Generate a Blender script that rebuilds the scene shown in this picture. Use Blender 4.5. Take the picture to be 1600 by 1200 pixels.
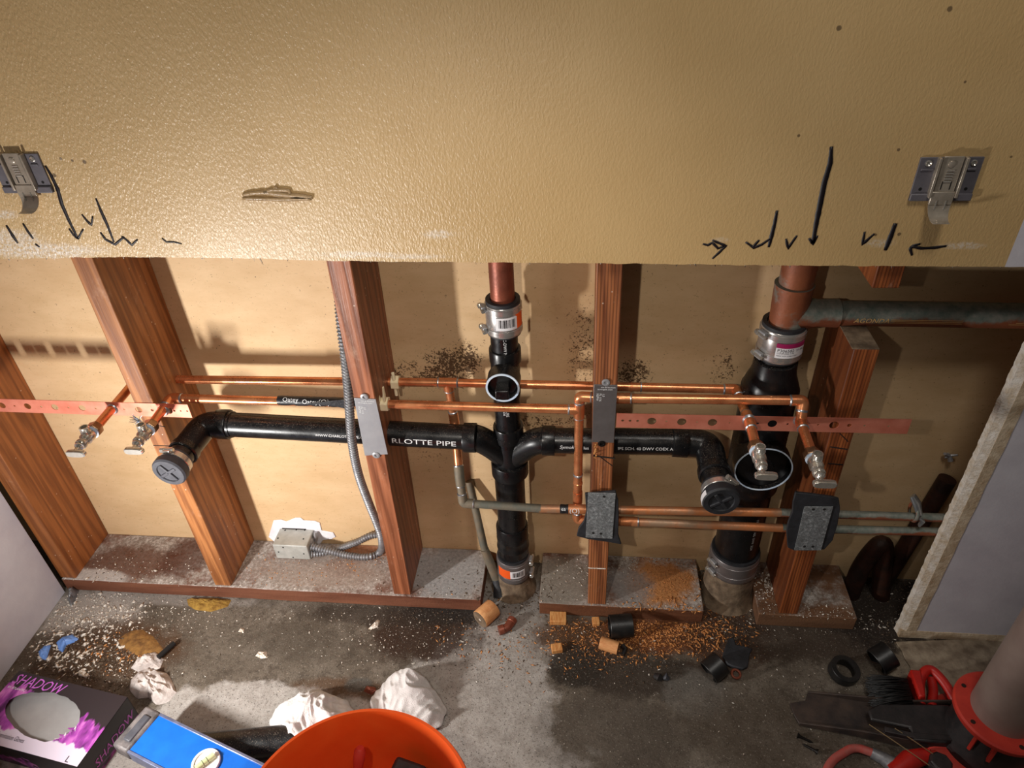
import bpy, bmesh, math, random
from mathutils import Vector, Matrix, noise
random.seed(7)
for o in list(bpy.data.objects): bpy.data.objects.remove(o)
SC = bpy.context.scene
COL = SC.collection
V = Vector

# ------------------------------------------------------------------ camera
FPX, PITCH, YAW, ROLL = 1109.0, .626, -.1208, -.0511
CAM = V((.8206, -.9731, 1.3321))
fw = V((math.sin(YAW)*math.cos(PITCH), math.cos(YAW)*math.cos(PITCH), -math.sin(PITCH)))
rt = V((math.cos(YAW), -math.sin(YAW), 0)); up = rt.cross(fw)
c_, s_ = math.cos(ROLL), math.sin(ROLL)
rt, up = c_*rt + s_*up, -s_*rt + c_*up
cd = bpy.data.cameras.new('camera'); cam = bpy.data.objects.new('camera', cd); COL.objects.link(cam)
cd.sensor_width = 36; cd.lens = 36*FPX/1600; cd.clip_start = .01
cam.matrix_world = Matrix(((rt.x, up.x, -fw.x, CAM.x), (rt.y, up.y, -fw.y, CAM.y), (rt.z, up.z, -fw.z, CAM.z), (0, 0, 0, 1)))
SC.camera = cam

def ray(px, py): return fw + rt*((px-800)/FPX) - up*((py-600)/FPX)
# survey helpers: where the sight line of a photo point meets a real plane of the place
def on_y(px, py, y): d = ray(px, py); return CAM + d*((y-CAM.y)/d.y)
def on_z(px, py, z=0.): d = ray(px, py); return CAM + d*((z-CAM.z)/d.z)
def on_x(px, py, x): d = ray(px, py); return CAM + d*((x-CAM.x)/d.x)

# ------------------------------------------------------------------ world, lamps, exposure
W_ = bpy.data.worlds.new('room_air'); SC.world = W_; W_.use_nodes = True
W_.node_tree.nodes['Background'].inputs[0].default_value = (1, .93, .84, 1)
W_.node_tree.nodes['Background'].inputs[1].default_value = .045
def lamp(name, kind, loc, aim, power, color, **kw):
    l = bpy.data.lights.new(name, kind); l.energy = power; l.color = color
    for k, v in kw.items(): setattr(l, k, v)
    o = bpy.data.objects.new(name, l); COL.objects.link(o); o.location = loc
    o.rotation_euler = (V(aim)-V(loc)).to_track_quat('-Z', 'Y').to_euler(); return o
# LED work light standing low at the left wall (its shadows fall up and to the right)
lamp('work_light', 'AREA', (-.10, -.56, .40), (.55, .1, .45), 9.4, (1, .975, .94), shape='RECTANGLE', size=.03, size_y=.11)
# hand lamp a little left of the camera (short shadows to the right and down)
lamp('hand_lamp', 'SPOT', (.62, -.88, 1.26), (.62, .0, .52), 15, (1, .92, .82), spot_size=math.radians(81), spot_blend=.9, shadow_soft_size=.012)
# unseen overhead fill, added and placed by eye to brighten wall and floor
lamp('overhead_fill', 'AREA', (1.10, -.80, 2.35), (1.10, -.2, .6), 9.5, (1, .95, .88), shape='DISK', size=.4)
SC.view_settings.view_transform = 'Standard'; SC.view_settings.look = 'None'
SC.view_settings.gamma = 1; SC.view_settings.use_curve_mapping = False
SC.view_settings.exposure = 0.0

# ------------------------------------------------------------------ mesh helpers
def frame(a):
    a = V(a).normalized(); h = V((0, 0, 1)) if abs(a.z) < .9 else V((1, 0, 0))
    e1 = h.cross(a).normalized(); e2 = a.cross(e1); return a, e1, e2
class MB:
    def __init__(s): s.v = []; s.f = []; s.mi = []
    def add(s, vs, fs, mi=0):
        n = len(s.v); s.v += [V(p) for p in vs]; s.f += [tuple(i+n for i in f) for f in fs]; s.mi += [mi]*len(fs); return s
    def hexa(s, p, mi=0):   # p: 4 lower (ccw seen from above) + 4 upper
        return s.add(p, [(3, 2, 1, 0), (4, 5, 6, 7), (0, 1, 5, 4), (1, 2, 6, 5), (2, 3, 7, 6), (3, 0, 4, 7)], mi)
    def box(s, x0, x1, y0, y1, z0, z1, mi=0):
        return s.hexa([(x0, y0, z0), (x1, y0, z0), (x1, y1, z0), (x0, y1, z0), (x0, y0, z1), (x1, y0, z1), (x1, y1, z1), (x0, y1, z1)], mi)
    def obox(s, c, ax, ay, az, sx, sy, sz, mi=0):
        c = V(c); ax, ay, az = V(ax)*sx/2, V(ay)*sy/2, V(az)*sz/2
        return s.hexa([c-ax-ay-az, c+ax-ay-az, c+ax+ay-az, c-ax+ay-az, c-ax-ay+az, c+ax-ay+az, c+ax+ay+az, c-ax+ay+az], mi)
    def rings(s, rings, closed=False, cap0=True, cap1=True, mi=0):
        n = len(rings[0]); vs = [p for r in rings for p in r]; fs = []
        m = len(rings)
        for i in range(m if closed else m-1):
            a, b = i*n, ((i+1) % m)*n
            for k in range(n): fs.append((a+k, a+(k+1) % n, b+(k+1) % n, b+k))
        if not closed and cap0: fs.append(tuple(range(n-1, -1, -1)))
        if not closed and cap1: fs.append(tuple(range((m-1)*n, m*n)))
        return s.add(vs, fs, mi)
    def lathe(s, o, a, prof, n=28, cap0=True, cap1=True, ph=0., mi=0):
        o = V(o); a, e1, e2 = frame(a)
        R = [[o+a*t+(e1*math.cos(2*math.pi*k/n+ph)+e2*math.sin(2*math.pi*k/n+ph))*r for k in range(n)] for t, r in prof]
        return s.rings(R, False, cap0, cap1, mi)
    def tube(s, pts, r, n=16, cap=True, mi=0, flat=1.0):
        pts = [V(p) for p in pts]; m = len(pts); R = []
        d = (pts[1]-pts[0]).normalized(); _, e1, e2 = frame(d)
        for i in range(m):
            t = (pts[min(i+1, m-1)]-pts[max(i-1, 0)]).normalized()
            q = d.rotation_difference(t); e1 = q @ e1; e2 = q @ e2; d = t
            rr = r[i] if isinstance(r, (list, tuple)) else r
            R.append([pts[i]+(e1*math.cos(2*math.pi*k/n)+e2*math.sin(2*math.pi*k/n)*flat)*rr for k in range(n)])
        return s.rings(R, False, cap, cap, mi)
    def torus(s, o, a, R, r, n=32, m=8, mi=0):
        o = V(o); a, e1, e2 = frame(a); rs = []
        for i in range(n):
            t = 2*math.pi*i/n; d = e1*math.cos(t)+e2*math.sin(t)
            rs.append([o+d*(R+r*math.cos(2*math.pi*k/m))+a*(r*math.sin(2*math.pi*k/m)) for k in range(m)])
        return s.rings(rs, True, mi=mi)
    def prism(s, poly, vec, mi=0):
        n = len(poly); vec = V(vec); vs = [V(p) for p in poly]+[V(p)+vec for p in poly]
        return s.add(vs, [tuple(range(n-1, -1, -1)), tuple(range(n, 2*n))]+[(k, (k+1) % n, n+(k+1) % n, n+k) for k in range(n)], mi)
    def build(s, name, mat, parent=None, bevel=0, seg=2, ang=35, sharp=True):
        off = V((0, 0, 0))
        if parent:
            p = parent
            while p: off += p.location; p = p.parent
        me = bpy.data.meshes.new(name); me.from_pydata([tuple(p-off) for p in s.v], [], s.f)
        bm = bmesh.new(); bm.from_mesh(me); bmesh.ops.recalc_face_normals(bm, faces=bm.faces); bm.to_mesh(me); bm.free()
        mats = mat if isinstance(mat, (list, tuple)) else [mat]
        for m in mats: me.materials.append(m)
        for p, i in zip(me.polygons, s.mi): p.material_index = i; p.use_smooth = True
        if sharp: me.set_sharp_from_angle(angle=math.radians(ang))
        o = bpy.data.objects.new(name, me); COL.objects.link(o)
        if parent: o.parent = parent
        if bevel:
            b = o.modifiers.new('bevel', 'BEVEL'); b.width = bevel; b.segments = seg; b.limit_method = 'ANGLE'; b.angle_limit = math.radians(40)
        return o
def tag(o, label=None, cat=None, group=None, kind=None):
    if label: o['label'] = label
    if cat: o['category'] = cat
    if group: o['group'] = group
    if kind: o['kind'] = kind
    return o
def thing(name, loc, label, cat, group=None):
    o = bpy.data.objects.new(name, None); COL.objects.link(o); o.location = V(loc); o.empty_display_size = .02
    return tag(o, label, cat, group)
def copy_tree(o, parent=None):
    c = o.copy(); COL.objects.link(c); c.parent = parent
    for ch in o.children: copy_tree(ch, c)
    return c
def bend(pts, r, n=8):
    pts = [V(p) for p in pts]; out = [pts[0]]
    for i in range(1, len(pts)-1):
        a, b, c = pts[i-1], pts[i], pts[i+1]; rr = min(r, (b-a).length*.48, (c-b).length*.48)
        p, q = b+(a-b).normalized()*rr, b+(c-b).normalized()*rr
        for k in range(n+1):
            t = k/n; out.append(p*(1-t)**2+b*2*t*(1-t)+q*t*t)
    return out+[pts[-1]]
_fc = {}
def text(name, s, size, mat, parent, fn, lift=0., shear=0., align='LEFT', xs=1.):
    cu = bpy.data.curves.new('t', 'FONT'); cu.body = s; cu.size = size; cu.align_x = align; cu.shear = shear; cu.resolution_u = 2
    to = bpy.data.objects.new('t', cu); COL.objects.link(to)
    dg = bpy.context.evaluated_depsgraph_get(); me = to.evaluated_get(dg).to_mesh()
    bm = bmesh.new(); bm.from_mesh(me); bmesh.ops.triangulate(bm, faces=bm.faces)
    for _ in range(4):                                          # short edges, so that letters follow a round surface
        e = [e for e in bm.edges if e.calc_length() > size*.22]
        if not e: break
        bmesh.ops.subdivide_edges(bm, edges=e, cuts=1); bmesh.ops.triangulate(bm, faces=bm.faces)
    bm.verts.index_update()
    m = MB(); m.add([fn(v.co.x*xs, v.co.y) for v in bm.verts], [tuple(v.index for v in f.verts) for f in bm.faces]); bm.free()
    to.evaluated_get(dg).to_mesh_clear(); bpy.data.objects.remove(to); bpy.data.curves.remove(cu)
    return m.build(name, mat, parent, sharp=False)
def on_cyl(o, a, r, e_front, v0=0.):
    # text running along axis a on a cylinder, its upright direction turning round the axis from e_front
    o = V(o); a = V(a).normalized(); e = V(e_front); e = (e-a*e.dot(a)).normalized(); f = a.cross(e)
    if f.z < 0 and abs(a.z) < .5: f = -f
    def fn(u, v): t = (v+v0)/r; return o+a*u+(e*math.cos(t)+f*math.sin(t))*(r+.0004)
    return fn

# ------------------------------------------------------------------ materials
def lin(c): c /= 255; return c/12.92 if c <= .04045 else ((c+.055)/1.055)**2.4
def S(r, g, b): return (lin(r), lin(g), lin(b), 1)
class NT:
    def __init__(s, name):
        s.m = bpy.data.materials.new(name); s.m.use_nodes = True; s.t = s.m.node_tree; s.n = s.t.nodes
        s.b = s.n['Principled BSDF']; s.tc = s.n.new('ShaderNodeTexCoord').outputs['Object']
    def l(s, a, b): s.t.links.new(a, b)
    def put(s, sock, v):
        if hasattr(v, 'is_output'): s.l(v, sock)
        else: sock.default_value = v
    def mapping(s, scale=(1, 1, 1), rot=(0, 0, 0), loc=(0, 0, 0), src=None):
        m = s.n.new('ShaderNodeMapping'); s.l(src or s.tc, m.inputs[0]); m.inputs['Scale'].default_value = scale; m.inputs['Rotation'].default_value = rot; m.inputs['Location'].default_value = loc; return m.outputs[0]
    def noise(s, scale, detail=4, rough=.55, src=None, dist=0., fac=True):
        x = s.n.new('ShaderNodeTexNoise'); s.l(src or s.tc, x.inputs['Vector']); x.inputs['Scale'].default_value = scale; x.inputs['Detail'].default_value = detail; x.inputs['Roughness'].default_value = rough; x.inputs['Distortion'].default_value = dist
        return x.outputs['Fac' if fac else 'Color']
    def vor(s, scale, feature='F1', src=None, out='Distance', rnd=1.):
        x = s.n.new('ShaderNodeTexVoronoi'); x.feature = feature; s.l(src or s.tc, x.inputs['Vector']); x.inputs['Scale'].default_value = scale; x.inputs['Randomness'].default_value = rnd; return x.outputs[out]
    def wave(s, scale, dist, src=None, axis='X', dscale=1., detail=2):
        x = s.n.new('ShaderNodeTexWave'); x.bands_direction = axis; s.l(src or s.tc, x.inputs['Vector']); x.inputs['Scale'].default_value = scale; x.inputs['Distortion'].default_value = dist; x.inputs['Detail Scale'].default_value = dscale; x.inputs['Detail'].default_value = detail; return x.outputs['Fac']
    def ramp(s, fac, stops, mode='LINEAR'):
        x = s.n.new('ShaderNodeValToRGB'); s.put(x.inputs[0], fac); x.color_ramp.interpolation = mode
        e = x.color_ramp.elements
        while len(e) < len(stops): e.new(.5)
        for k, (p, c) in zip(e, stops): k.position = p; k.color = c if isinstance(c, tuple) else (c, c, c, 1)
        return x.outputs[0]
    def math(s, op, a, b=0., clamp=False):
        x = s.n.new('ShaderNodeMath'); x.operation = op; x.use_clamp = clamp; s.put(x.inputs[0], a); s.put(x.inputs[1], b); return x.outputs[0]
    def step(s, v, lo, hi):
        x = s.n.new('ShaderNodeMapRange'); x.interpolation_type = 'SMOOTHSTEP'; s.put(x.inputs['Value'], v); x.inputs['From Min'].default_value = lo; x.inputs['From Max'].default_value = hi; return x.outputs['Result']
    def mix(s, fac, a, b, mode='MIX'):
        x = s.n.new('ShaderNodeMix'); x.data_type = 'RGBA'; x.blend_type = mode; s.put(x.inputs[0], fac); s.put(x.inputs[6], a); s.put(x.inputs[7], b); return x.outputs[2]
    def blob(s, c, r, soft=.35, amt=.5, nscale=18, src=None):
        # soft-edged patch with a ragged outline at c (world), radii r
        m = s.mapping((1/max(r[0], 1e-4), 1/max(r[1], 1e-4), 1/max(r[2], 1e-4)), loc=(-c[0]/r[0], -c[1]/r[1], -c[2]/r[2]))
        x = s.n.new('ShaderNodeVectorMath'); x.operation = 'LENGTH'; s.l(m, x.inputs[0])
        d = s.math('ADD', x.outputs['Value'], s.math('MULTIPLY', s.math('SUBTRACT', s.noise(nscale, 4, .6), .5), amt*2))
        return s.step(d, 1+soft/2, 1-soft/2)
    def bump(s, h, strength, dist=.001, prev=None):
        x = s.n.new('ShaderNodeBump'); s.put(x.inputs['Height'], h); x.inputs['Strength'].default_value = strength; x.inputs['Distance'].default_value = dist
        if prev: s.l(prev, x.inputs['Normal'])
        return x.outputs[0]
    def done(s, col, rough=.5, metal=0., normal=None, spec=.5, coat=0.):
        s.put(s.b.inputs['Base Color'], col); s.put(s.b.inputs['Roughness'], rough); s.put(s.b.inputs['Metallic'], metal); s.b.inputs['Specular IOR Level'].default_value = spec
        s.b.inputs['Coat Weight'].default_value = coat; s.b.inputs['Coat Roughness'].default_value = .4
        if normal: s.l(normal, s.b.inputs['Normal'])
        return s.m
def simple(name, c1, c2=None, scale=30, rough=.5, metal=0., bump=0., bscale=200, stretch=(1, 1, 1), spec=.5, rvar=.0, lo=.35, hi=.65, coat=0.):
    t = NT(name); src = t.mapping(stretch)
    col = c1
    if c2: col = t.ramp(t.noise(scale, 5, .6, src), [(lo, c1), (hi, c2)])
    r = rough
    if rvar: r = t.ramp(t.noise(scale*1.7, 4, .6, src), [(.3, rough-rvar), (.7, rough+rvar)])
    nm = t.bump(t.noise(bscale, 3, .6, src), bump, .002) if bump else None
    return t.done(col, r, metal, nm, spec, coat)

def m_drywall():
    t = NT('tan_wall_paint')
    src = t.mapping((1, 1, .45), rot=(0, math.radians(-32), 0))
    n1 = t.noise(330, 2, .5, src, .4); n2 = t.noise(620, 2, .5)
    sx = t.n.new('ShaderNodeSeparateXYZ'); t.l(t.tc, sx.inputs[0])
    amp = t.math('ADD', .28, t.math('MULTIPLY', t.step(t.math('ADD', sx.outputs['X'], t.math('MULTIPLY', t.noise(2.5), .5)), 1.25, .55), .72))   # rolled-on texture, thinner toward the right
    h = t.math('MULTIPLY', t.math('ADD', t.ramp(n1, [(.36, 0.), (.68, 1.)]), t.math('MULTIPLY', n2, .2)), amp)
    col = t.ramp(t.noise(5, 4, .6), [(.3, S(195, 161, 108)), (.7, S(204, 171, 119))])
    scuff = t.math('MULTIPLY', t.noise(230, 4, .7), 1.)
    m = None
    for px, py, rx, rz, a in ((686, 366, .022, .006, .6), (1505, 384, .026, .005, .6), (20, 375, .05, .016, .7), (60, 392, .10, .012, .8), (1375, 380, .016, .006, .45), (560, 398, .06, .005, .6), (640, 401, .05, .004, .6), (1125, 375, .012, .004, .3), (5, 335, .022, .007, .6)):
        p = on_y(px, py, -.0127)
        b = t.math('MULTIPLY', t.blob(p, (rx, .05, rz), .9, .5, 60), a)
        m = b if m is None else t.math('MAXIMUM', m, b)
    col = t.mix(t.math('MULTIPLY', m, t.step(scuff, .35, .62)), col, S(226, 218, 208))
    spots = None
    for px, py, r in ((95, 248, .0022), (113, 251, .002), (132, 253, .003), (85, 274, .003), (1248, 212, .002), (1404, 234, .002), (1311, 44, .003), (1484, 14, .003), (1580, 245, .0016), (1508, 128, .0016), (1405, 366, .0025), (1368, 367, .002)):
        p = on_y(px, py, -.0127); b = t.blob(p, (r, .05, r), .5, .2, 400)
        spots = b if spots is None else t.math('MAXIMUM', spots, b)
    col = t.mix(t.math('MULTIPLY', spots, .75), col, S(70, 50, 30))
    return t.done(col, .42, 0, t.bump(h, .45, .0017), .9, .8)
def m_back():
    t = NT('cavity_board')
    src = t.mapping((1, 1, 2.4))
    col = t.ramp(t.noise(7, 5, .65, src), [(.3, S(206, 172, 128)), (.7, S(222, 190, 148))])
    fine = t.noise(90, 5, .75, src); col = t.mix(t.math('MULTIPLY', t.step(fine, .55, .75), .35), col, S(168, 128, 78))
    brown_patch = None  # broad browner patches on the board, ragged at the outline
    for px, py, rx, rz, a in ((900, 450, .055, .11, .25), (1050, 862, .07, .02, .3), (860, 720, .16, .14, .14), (660, 740, .08, .12, .14)):
        p = on_y(px, py, .138); b = t.math('MULTIPLY', t.blob(p, (rx, .05, rz), .5, .5, 14), a); brown_patch = b if brown_patch is None else t.math('MAXIMUM', brown_patch, b)
    col = t.mix(brown_patch, col, S(120, 84, 40))
    soot = None; sp = t.vor(165); sp2 = t.noise(150, 4, .7)
    for px, py, rx, rz, a in ((702, 572, .045, .045, 1.), (728, 562, .028, .04, 1.), (690, 590, .055, .028, .9), (640, 585, .06, .03, .55), (910, 545, .03, .08, .55), (990, 582, .03, .03, .85), (1132, 575, .022, .04, .6), (850, 660, .08, .02, .6), (660, 705, .06, .05, .3), (940, 640, .05, .03, .4)):
        p = on_y(px, py, .138); b = t.math('MULTIPLY', t.blob(p, (rx, .05, rz), 1.3, .6, 25), a); soot = b if soot is None else t.math('MAXIMUM', soot, b)
    sp2 = t.math('ADD', t.math('MULTIPLY', t.noise(330, 3, .65), .7), t.math('MULTIPLY', t.noise(120, 3, .6), .3)); k = t.step(t.math('ADD', t.math('MULTIPLY', soot, .20), sp2), .62, .69)
    col = t.mix(t.math('MULTIPLY', k, .9), col, S(60, 32, 12))
    sp3 = t.step(t.vor(46), .055, .035); col = t.mix(t.math('MULTIPLY', sp3, t.step(t.noise(11), .5, .62)), col, S(60, 40, 20))
    return t.done(col, .62, 0, t.bump(t.noise(60, 5, .7, src), .18, .002), .3)
def wood(name, dark, light, stripes=0., spat=.5, rough=.5, rings=26):
    t = NT(name); oi = t.n.new('ShaderNodeObjectInfo')
    x = t.n.new('ShaderNodeVectorMath'); x.operation = 'ADD'; t.l(t.tc, x.inputs[0]); sc = t.n.new('ShaderNodeVectorMath'); sc.operation = 'SCALE'; sc.inputs[0].default_value = (3.1, 1.7, 5.3); t.l(oi.outputs['Random'], sc.inputs['Scale']); t.l(sc.outputs[0], x.inputs[1])
    src = t.mapping((1, 1, .055), src=x.outputs[0])
    g = t.wave(rings, 6.5, src, 'DIAGONAL', 2.2, 3); f = t.noise(260, 4, .7, t.mapping((1, 1, .03), src=x.outputs[0]))
    big = t.noise(9, 3, .6, t.mapping((1, 1, .25), src=x.outputs[0]))
    col = t.ramp(t.math('ADD', t.math('MULTIPLY', g, .38), t.math('MULTIPLY', f, .62)), [(.22, dark), (.72, light)])
    if stripes:
        w = t.wave(62, 1.2, src, 'X', 1.5, 2); col = t.mix(t.math('MULTIPLY', t.step(w, .55, .1), stripes), col, tuple(c*.35 for c in dark[:3])+(1,))
    col = t.mix(t.math('MULTIPLY', t.step(big, .42, .72), .3), col, tuple(c*.6 for c in dark[:3])+(1,))
    sp = t.math('MULTIPLY', t.step(t.vor(85, src=x.outputs[0]), .16, .08), t.step(t.noise(14, 4, .7, x.outputs[0]), .60-.12*spat, .70-.10*spat))
    col = t.mix(t.math('MULTIPLY', sp, .75), col, S(225, 205, 185))
    sm = t.step(t.noise(24, 6, .75, t.mapping((1, 1, .5), src=x.outputs[0])), .62-.06*spat, .80); col = t.mix(t.math('MULTIPLY', sm, .45), col, S(205, 170, 145))
    return t.done(col, t.ramp(f, [(.3, rough-.08), (.7, rough+.1)]), 0, t.bump(t.math('ADD', f, t.math('MULTIPLY', g, .4)), .35, .0012), .45)
def m_plate(name, dust, c_lo, c_hi, extra=()):
    t = NT(name)
    base = t.ramp(t.noise(40, 4, .6, t.mapping((.12, 1, 1))), [(.3, c_lo), (.7, c_hi)])
    geo = t.n.new('ShaderNodeNewGeometry'); sx = t.n.new('ShaderNodeSeparateXYZ'); t.l(geo.outputs['Normal'], sx.inputs[0]); top = t.step(sx.outputs['Z'], .5, .8)
    d = t.step(t.noise(16, 6, .7), .62-.35*dust, .86-.35*dust)
    dc = t.ramp(t.noise(140, 6, .8), [(.32, S(104, 90, 80)), (.5, S(160, 150, 142)), (.68, S(216, 210, 206))])
    col = t.mix(t.math('MULTIPLY', d, top), base, dc)
    for px, py, rx, ry, c, a in extra:
        p = on_z(px, py, .038); k = t.math('MULTIPLY', t.blob(p, (rx, ry, .2), .5, .5, 40), a)
        col = t.mix(t.math('MULTIPLY', k, top), col, t.ramp(t.noise(160, 4, .7), [(.3, tuple(q*.55 for q in c[:3])+(1,)), (.7, c)]))
    return t.done(col, .75, 0, t.bump(t.noise(150, 5, .75), .5, .003), .3)
def m_floor():
    t = NT('stained_concrete')
    n = t.noise(9, 8, .72); f = t.noise(150, 6, .8); mott = t.noise(34, 8, .78)
    col = t.ramp(n, [(.28, S(78, 68, 57)), (.5, S(108, 98, 86)), (.72, S(134, 124, 112))])
    col = t.mix(t.math('MULTIPLY', t.step(mott, .48, .60), .6), col, S(70, 60, 50))
    pale = t.math('MAXIMUM', t.blob(on_z(620, 1185, 0), (.36, .10, .3), .16, .35, 22), t.math('MAXIMUM', t.blob(on_z(745, 1110, 0), (.15, .20, .3), .16, .35, 22), t.math('MAXIMUM', t.blob(on_z(420, 1125, 0), (.25, .075, .3), .16, .4, 22), t.math('MULTIPLY', t.blob(on_z(790, 1000, 0), (.10, .09, .3), .7, .5, 24), .75))))
    col = t.mix(t.math('MULTIPLY', pale, .93), col, t.ramp(mott, [(.3, S(146, 138, 130)), (.6, S(186, 180, 174))]))
    L = [  # px, py, rx, ry, colour, amount, softness : lasting stains and dust with shapes of their own
        (200, 1190, .22, .10, S(178, 170, 164), .8, .3), (130, 955, .13, .06, S(206, 198, 190), .75, .6), (260, 935, .22, .018, S(180, 172, 164), .6, .6),
        (660, 990, .12, .07, S(58, 32, 14), .9, .6), (700, 955, .11, .034, S(32, 27, 24), .9, .5), (590, 962, .18, .028, S(56, 44, 34), .7, .6), (470, 1000, .12, .05, S(92, 82, 70), .6, .8),
        (930, 1000, .13, .05, S(92, 56, 22), .85, .6), (1040, 985, .13, .055, S(132, 70, 24), .85, .6), (990, 1055, .16, .05, S(60, 48, 38), .85, .5), (905, 1040, .06, .05, S(50, 42, 34), .8, .4),
        (1130, 990, .09, .09, S(80, 46, 22), .8, .6), (180, 1015, .15, .075, S(92, 60, 32), .85, .6), (110, 1025, .12, .06, S(74, 54, 36), .7, .7),
        (1250, 1000, .22, .05, S(66, 50, 38), .75, .6), (1400, 960, .16, .10, S(40, 29, 22), .9, .5), (810, 932, .12, .045, S(156, 150, 144), .85, .5), (1085, 1085, .06, .05, S(140, 134, 126), .6, .5), (1500, 1045, .13, .06, S(178, 162, 140), .9, .25), (1190, 1140, .16, .07, S(86, 72, 58), .6, .8), (960, 1150, .14, .08, S(96, 86, 76), .6, .6),
        (540, 1075, .10, .02, S(98, 64, 34), .7, .6), (560, 1070, .03, .015, S(86, 92, 90), .6, .5)]
    for px, py, rx, ry, c, a, soft in L:
        p = on_z(px, py, 0)
        k = t.math('MULTIPLY', t.blob(p, (rx, ry, .3), soft, .55, 30), a)
        col = t.mix(k, col, t.ramp(f, [(.35, tuple(q*.5 for q in c[:3])+(1,)), (.62, c)]))
    col = t.mix(t.math('MULTIPLY', t.step(f, .52, .64), .5), col, S(52, 43, 35))
    col = t.mix(t.math('MULTIPLY', t.step(t.noise(420, 4, .8), .56, .66), .45), col, S(60, 50, 42))
    col = t.mix(t.math('MULTIPLY', t.step(t.noise(240, 5, .8), .58, .66), .55), col, S(196, 186, 174))
    col = t.mix(t.math('MULTIPLY', t.step(t.vor(140), .2, .1), .7), col, S(44, 38, 33))
    h = t.math('ADD', t.math('ADD', t.math('MULTIPLY', n, .5), t.math('MULTIPLY', f, .5)), t.math('MULTIPLY', mott, .6))
    return t.done(col, t.ramp(f, [(.3, .6), (.7, .92)]), 0, t.bump(h, .8, .005), .35)

M = {}
M['drywall'] = m_drywall(); M['back'] = m_back(); M['floor'] = m_floor()
M['white_wall'] = simple('white_wall_paint', S(205, 205, 213), S(194, 193, 203), 14, .55, bump=.12, bscale=140, spec=.3)
M['white_wall_r'] = simple('off_white_paint', S(206, 202, 208), S(194, 189, 196), 14, .55, bump=.12, bscale=140, spec=.3)
M['gypsum'] = simple('broken_gypsum', S(226, 218, 208), S(198, 180, 156), 60, .9, bump=.9, bscale=220, spec=.2)
M['plaster_edge'] = simple('old_paint_edge', S(208, 190, 164), S(176, 152, 122), 40, .75, bump=.7, bscale=160, spec=.3)
M['putty'] = simple('grey_putty', S(178, 150, 112), S(150, 122, 86), 60, .35, bump=.5, bscale=220)
M['tile'] = simple('worn_tile', S(168, 152, 130), S(120, 104, 86), 40, .8, bump=.5, bscale=120)
M['spackle'] = simple('white_spackle', S(240, 238, 240), S(222, 220, 226), 40, .8, bump=.5, bscale=200)
M['marker'] = simple('black_marker', S(22, 14, 20), None, 1, .5)
M['stud_a'] = wood('stud_wood_a', S(120, 68, 34), S(166, 102, 54), 0, .55)
M['stud_b'] = wood('stud_wood_b', S(120, 70, 37), S(174, 114, 66), 0, .75)
M['stud_c'] = wood('stud_wood_c', S(112, 62, 38), S(172, 106, 72), 0, 1.0, .42)
M['stud_d'] = wood('stud_wood_d', S(112, 62, 36), S(174, 108, 66), .55, .6)
M['stud_e'] = wood('stud_wood_e', S(116, 58, 28), S(168, 94, 48), .6, .4)
M['plate1'] = m_plate('sole_plate_a', .92, S(92, 52, 36), S(128, 82, 60), ((200, 880, .12, .055, S(112, 74, 56), .85), (290, 870, .06, .06, S(90, 52, 38), .75), (140, 900, .10, .02, S(214, 208, 204), .9), (700, 895, .10, .07, S(176, 172, 170), .95), (500, 890, .16, .05, S(166, 148, 136), .7), (570, 862, .07, .02, S(176, 112, 70), .7)))
M['plate2'] = m_plate('sole_plate_b', .9, S(92, 54, 34), S(124, 80, 54), ((1030, 910, .075, .06, S(208, 142, 84), .95), (985, 915, .05, .05, S(150, 142, 138), .8), (880, 905, .08, .07, S(146, 138, 126), .85)))
M['plate3'] = m_plate('sole_plate_c', .55, S(96, 66, 46), S(128, 92, 66))
M['copper'] = simple('bright_copper', S(236, 160, 110), S(214, 130, 84), 35, .30, .72, .04, 300, (1, 1, 1), rvar=.07)
M['copper_s'] = simple('strap_copper', S(232, 146, 122), S(214, 124, 100), 25, .45, .5, .03, 300, rvar=.06)
M['copper_d'] = simple('aged_copper', S(152, 84, 62), S(118, 64, 50), 22, .45, .4, .15, 200, rvar=.1)
M['copper_o'] = simple('oxidised_copper', S(150, 92, 58), S(112, 112, 98), 13, .58, .3, .3, 180, rvar=.08)
def m_ox():
    t = NT('oxidised_copper'); geo = t.n.new('ShaderNodeNewGeometry'); sx = t.n.new('ShaderNodeSeparateXYZ'); t.l(geo.outputs['Normal'], sx.inputs[0])
    base = t.ramp(t.noise(14, 6, .65), [(.35, S(156, 90, 58)), (.65, S(124, 70, 48))])
    k = t.math('ADD', t.math('MULTIPLY', sx.outputs['Z'], .35), t.noise(11, 6, .7))      # dust and patina lie on the upper side
    col = t.mix(t.step(k, .46, .62), base, t.ramp(t.noise(60, 5, .7), [(.35, S(104, 116, 108)), (.65, S(146, 144, 134))]))
    return t.done(col, .55, .25, t.bump(t.noise(180, 4, .7), .25, .002))
M['copper_o'] = m_ox()
M['copper_p'] = simple('patina_copper', S(128, 112, 92), S(98, 98, 88), 24, .65, .2, .3, 200)
M['copper_pipe_dull'] = simple('dull_copper', S(196, 122, 74), S(168, 138, 112), 14, .45, .45, .2, 160, rvar=.08, lo=.42, hi=.6)
M['solder'] = simple('solder_silver', S(205, 208, 212), S(170, 176, 184), 60, .35, .9)
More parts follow.
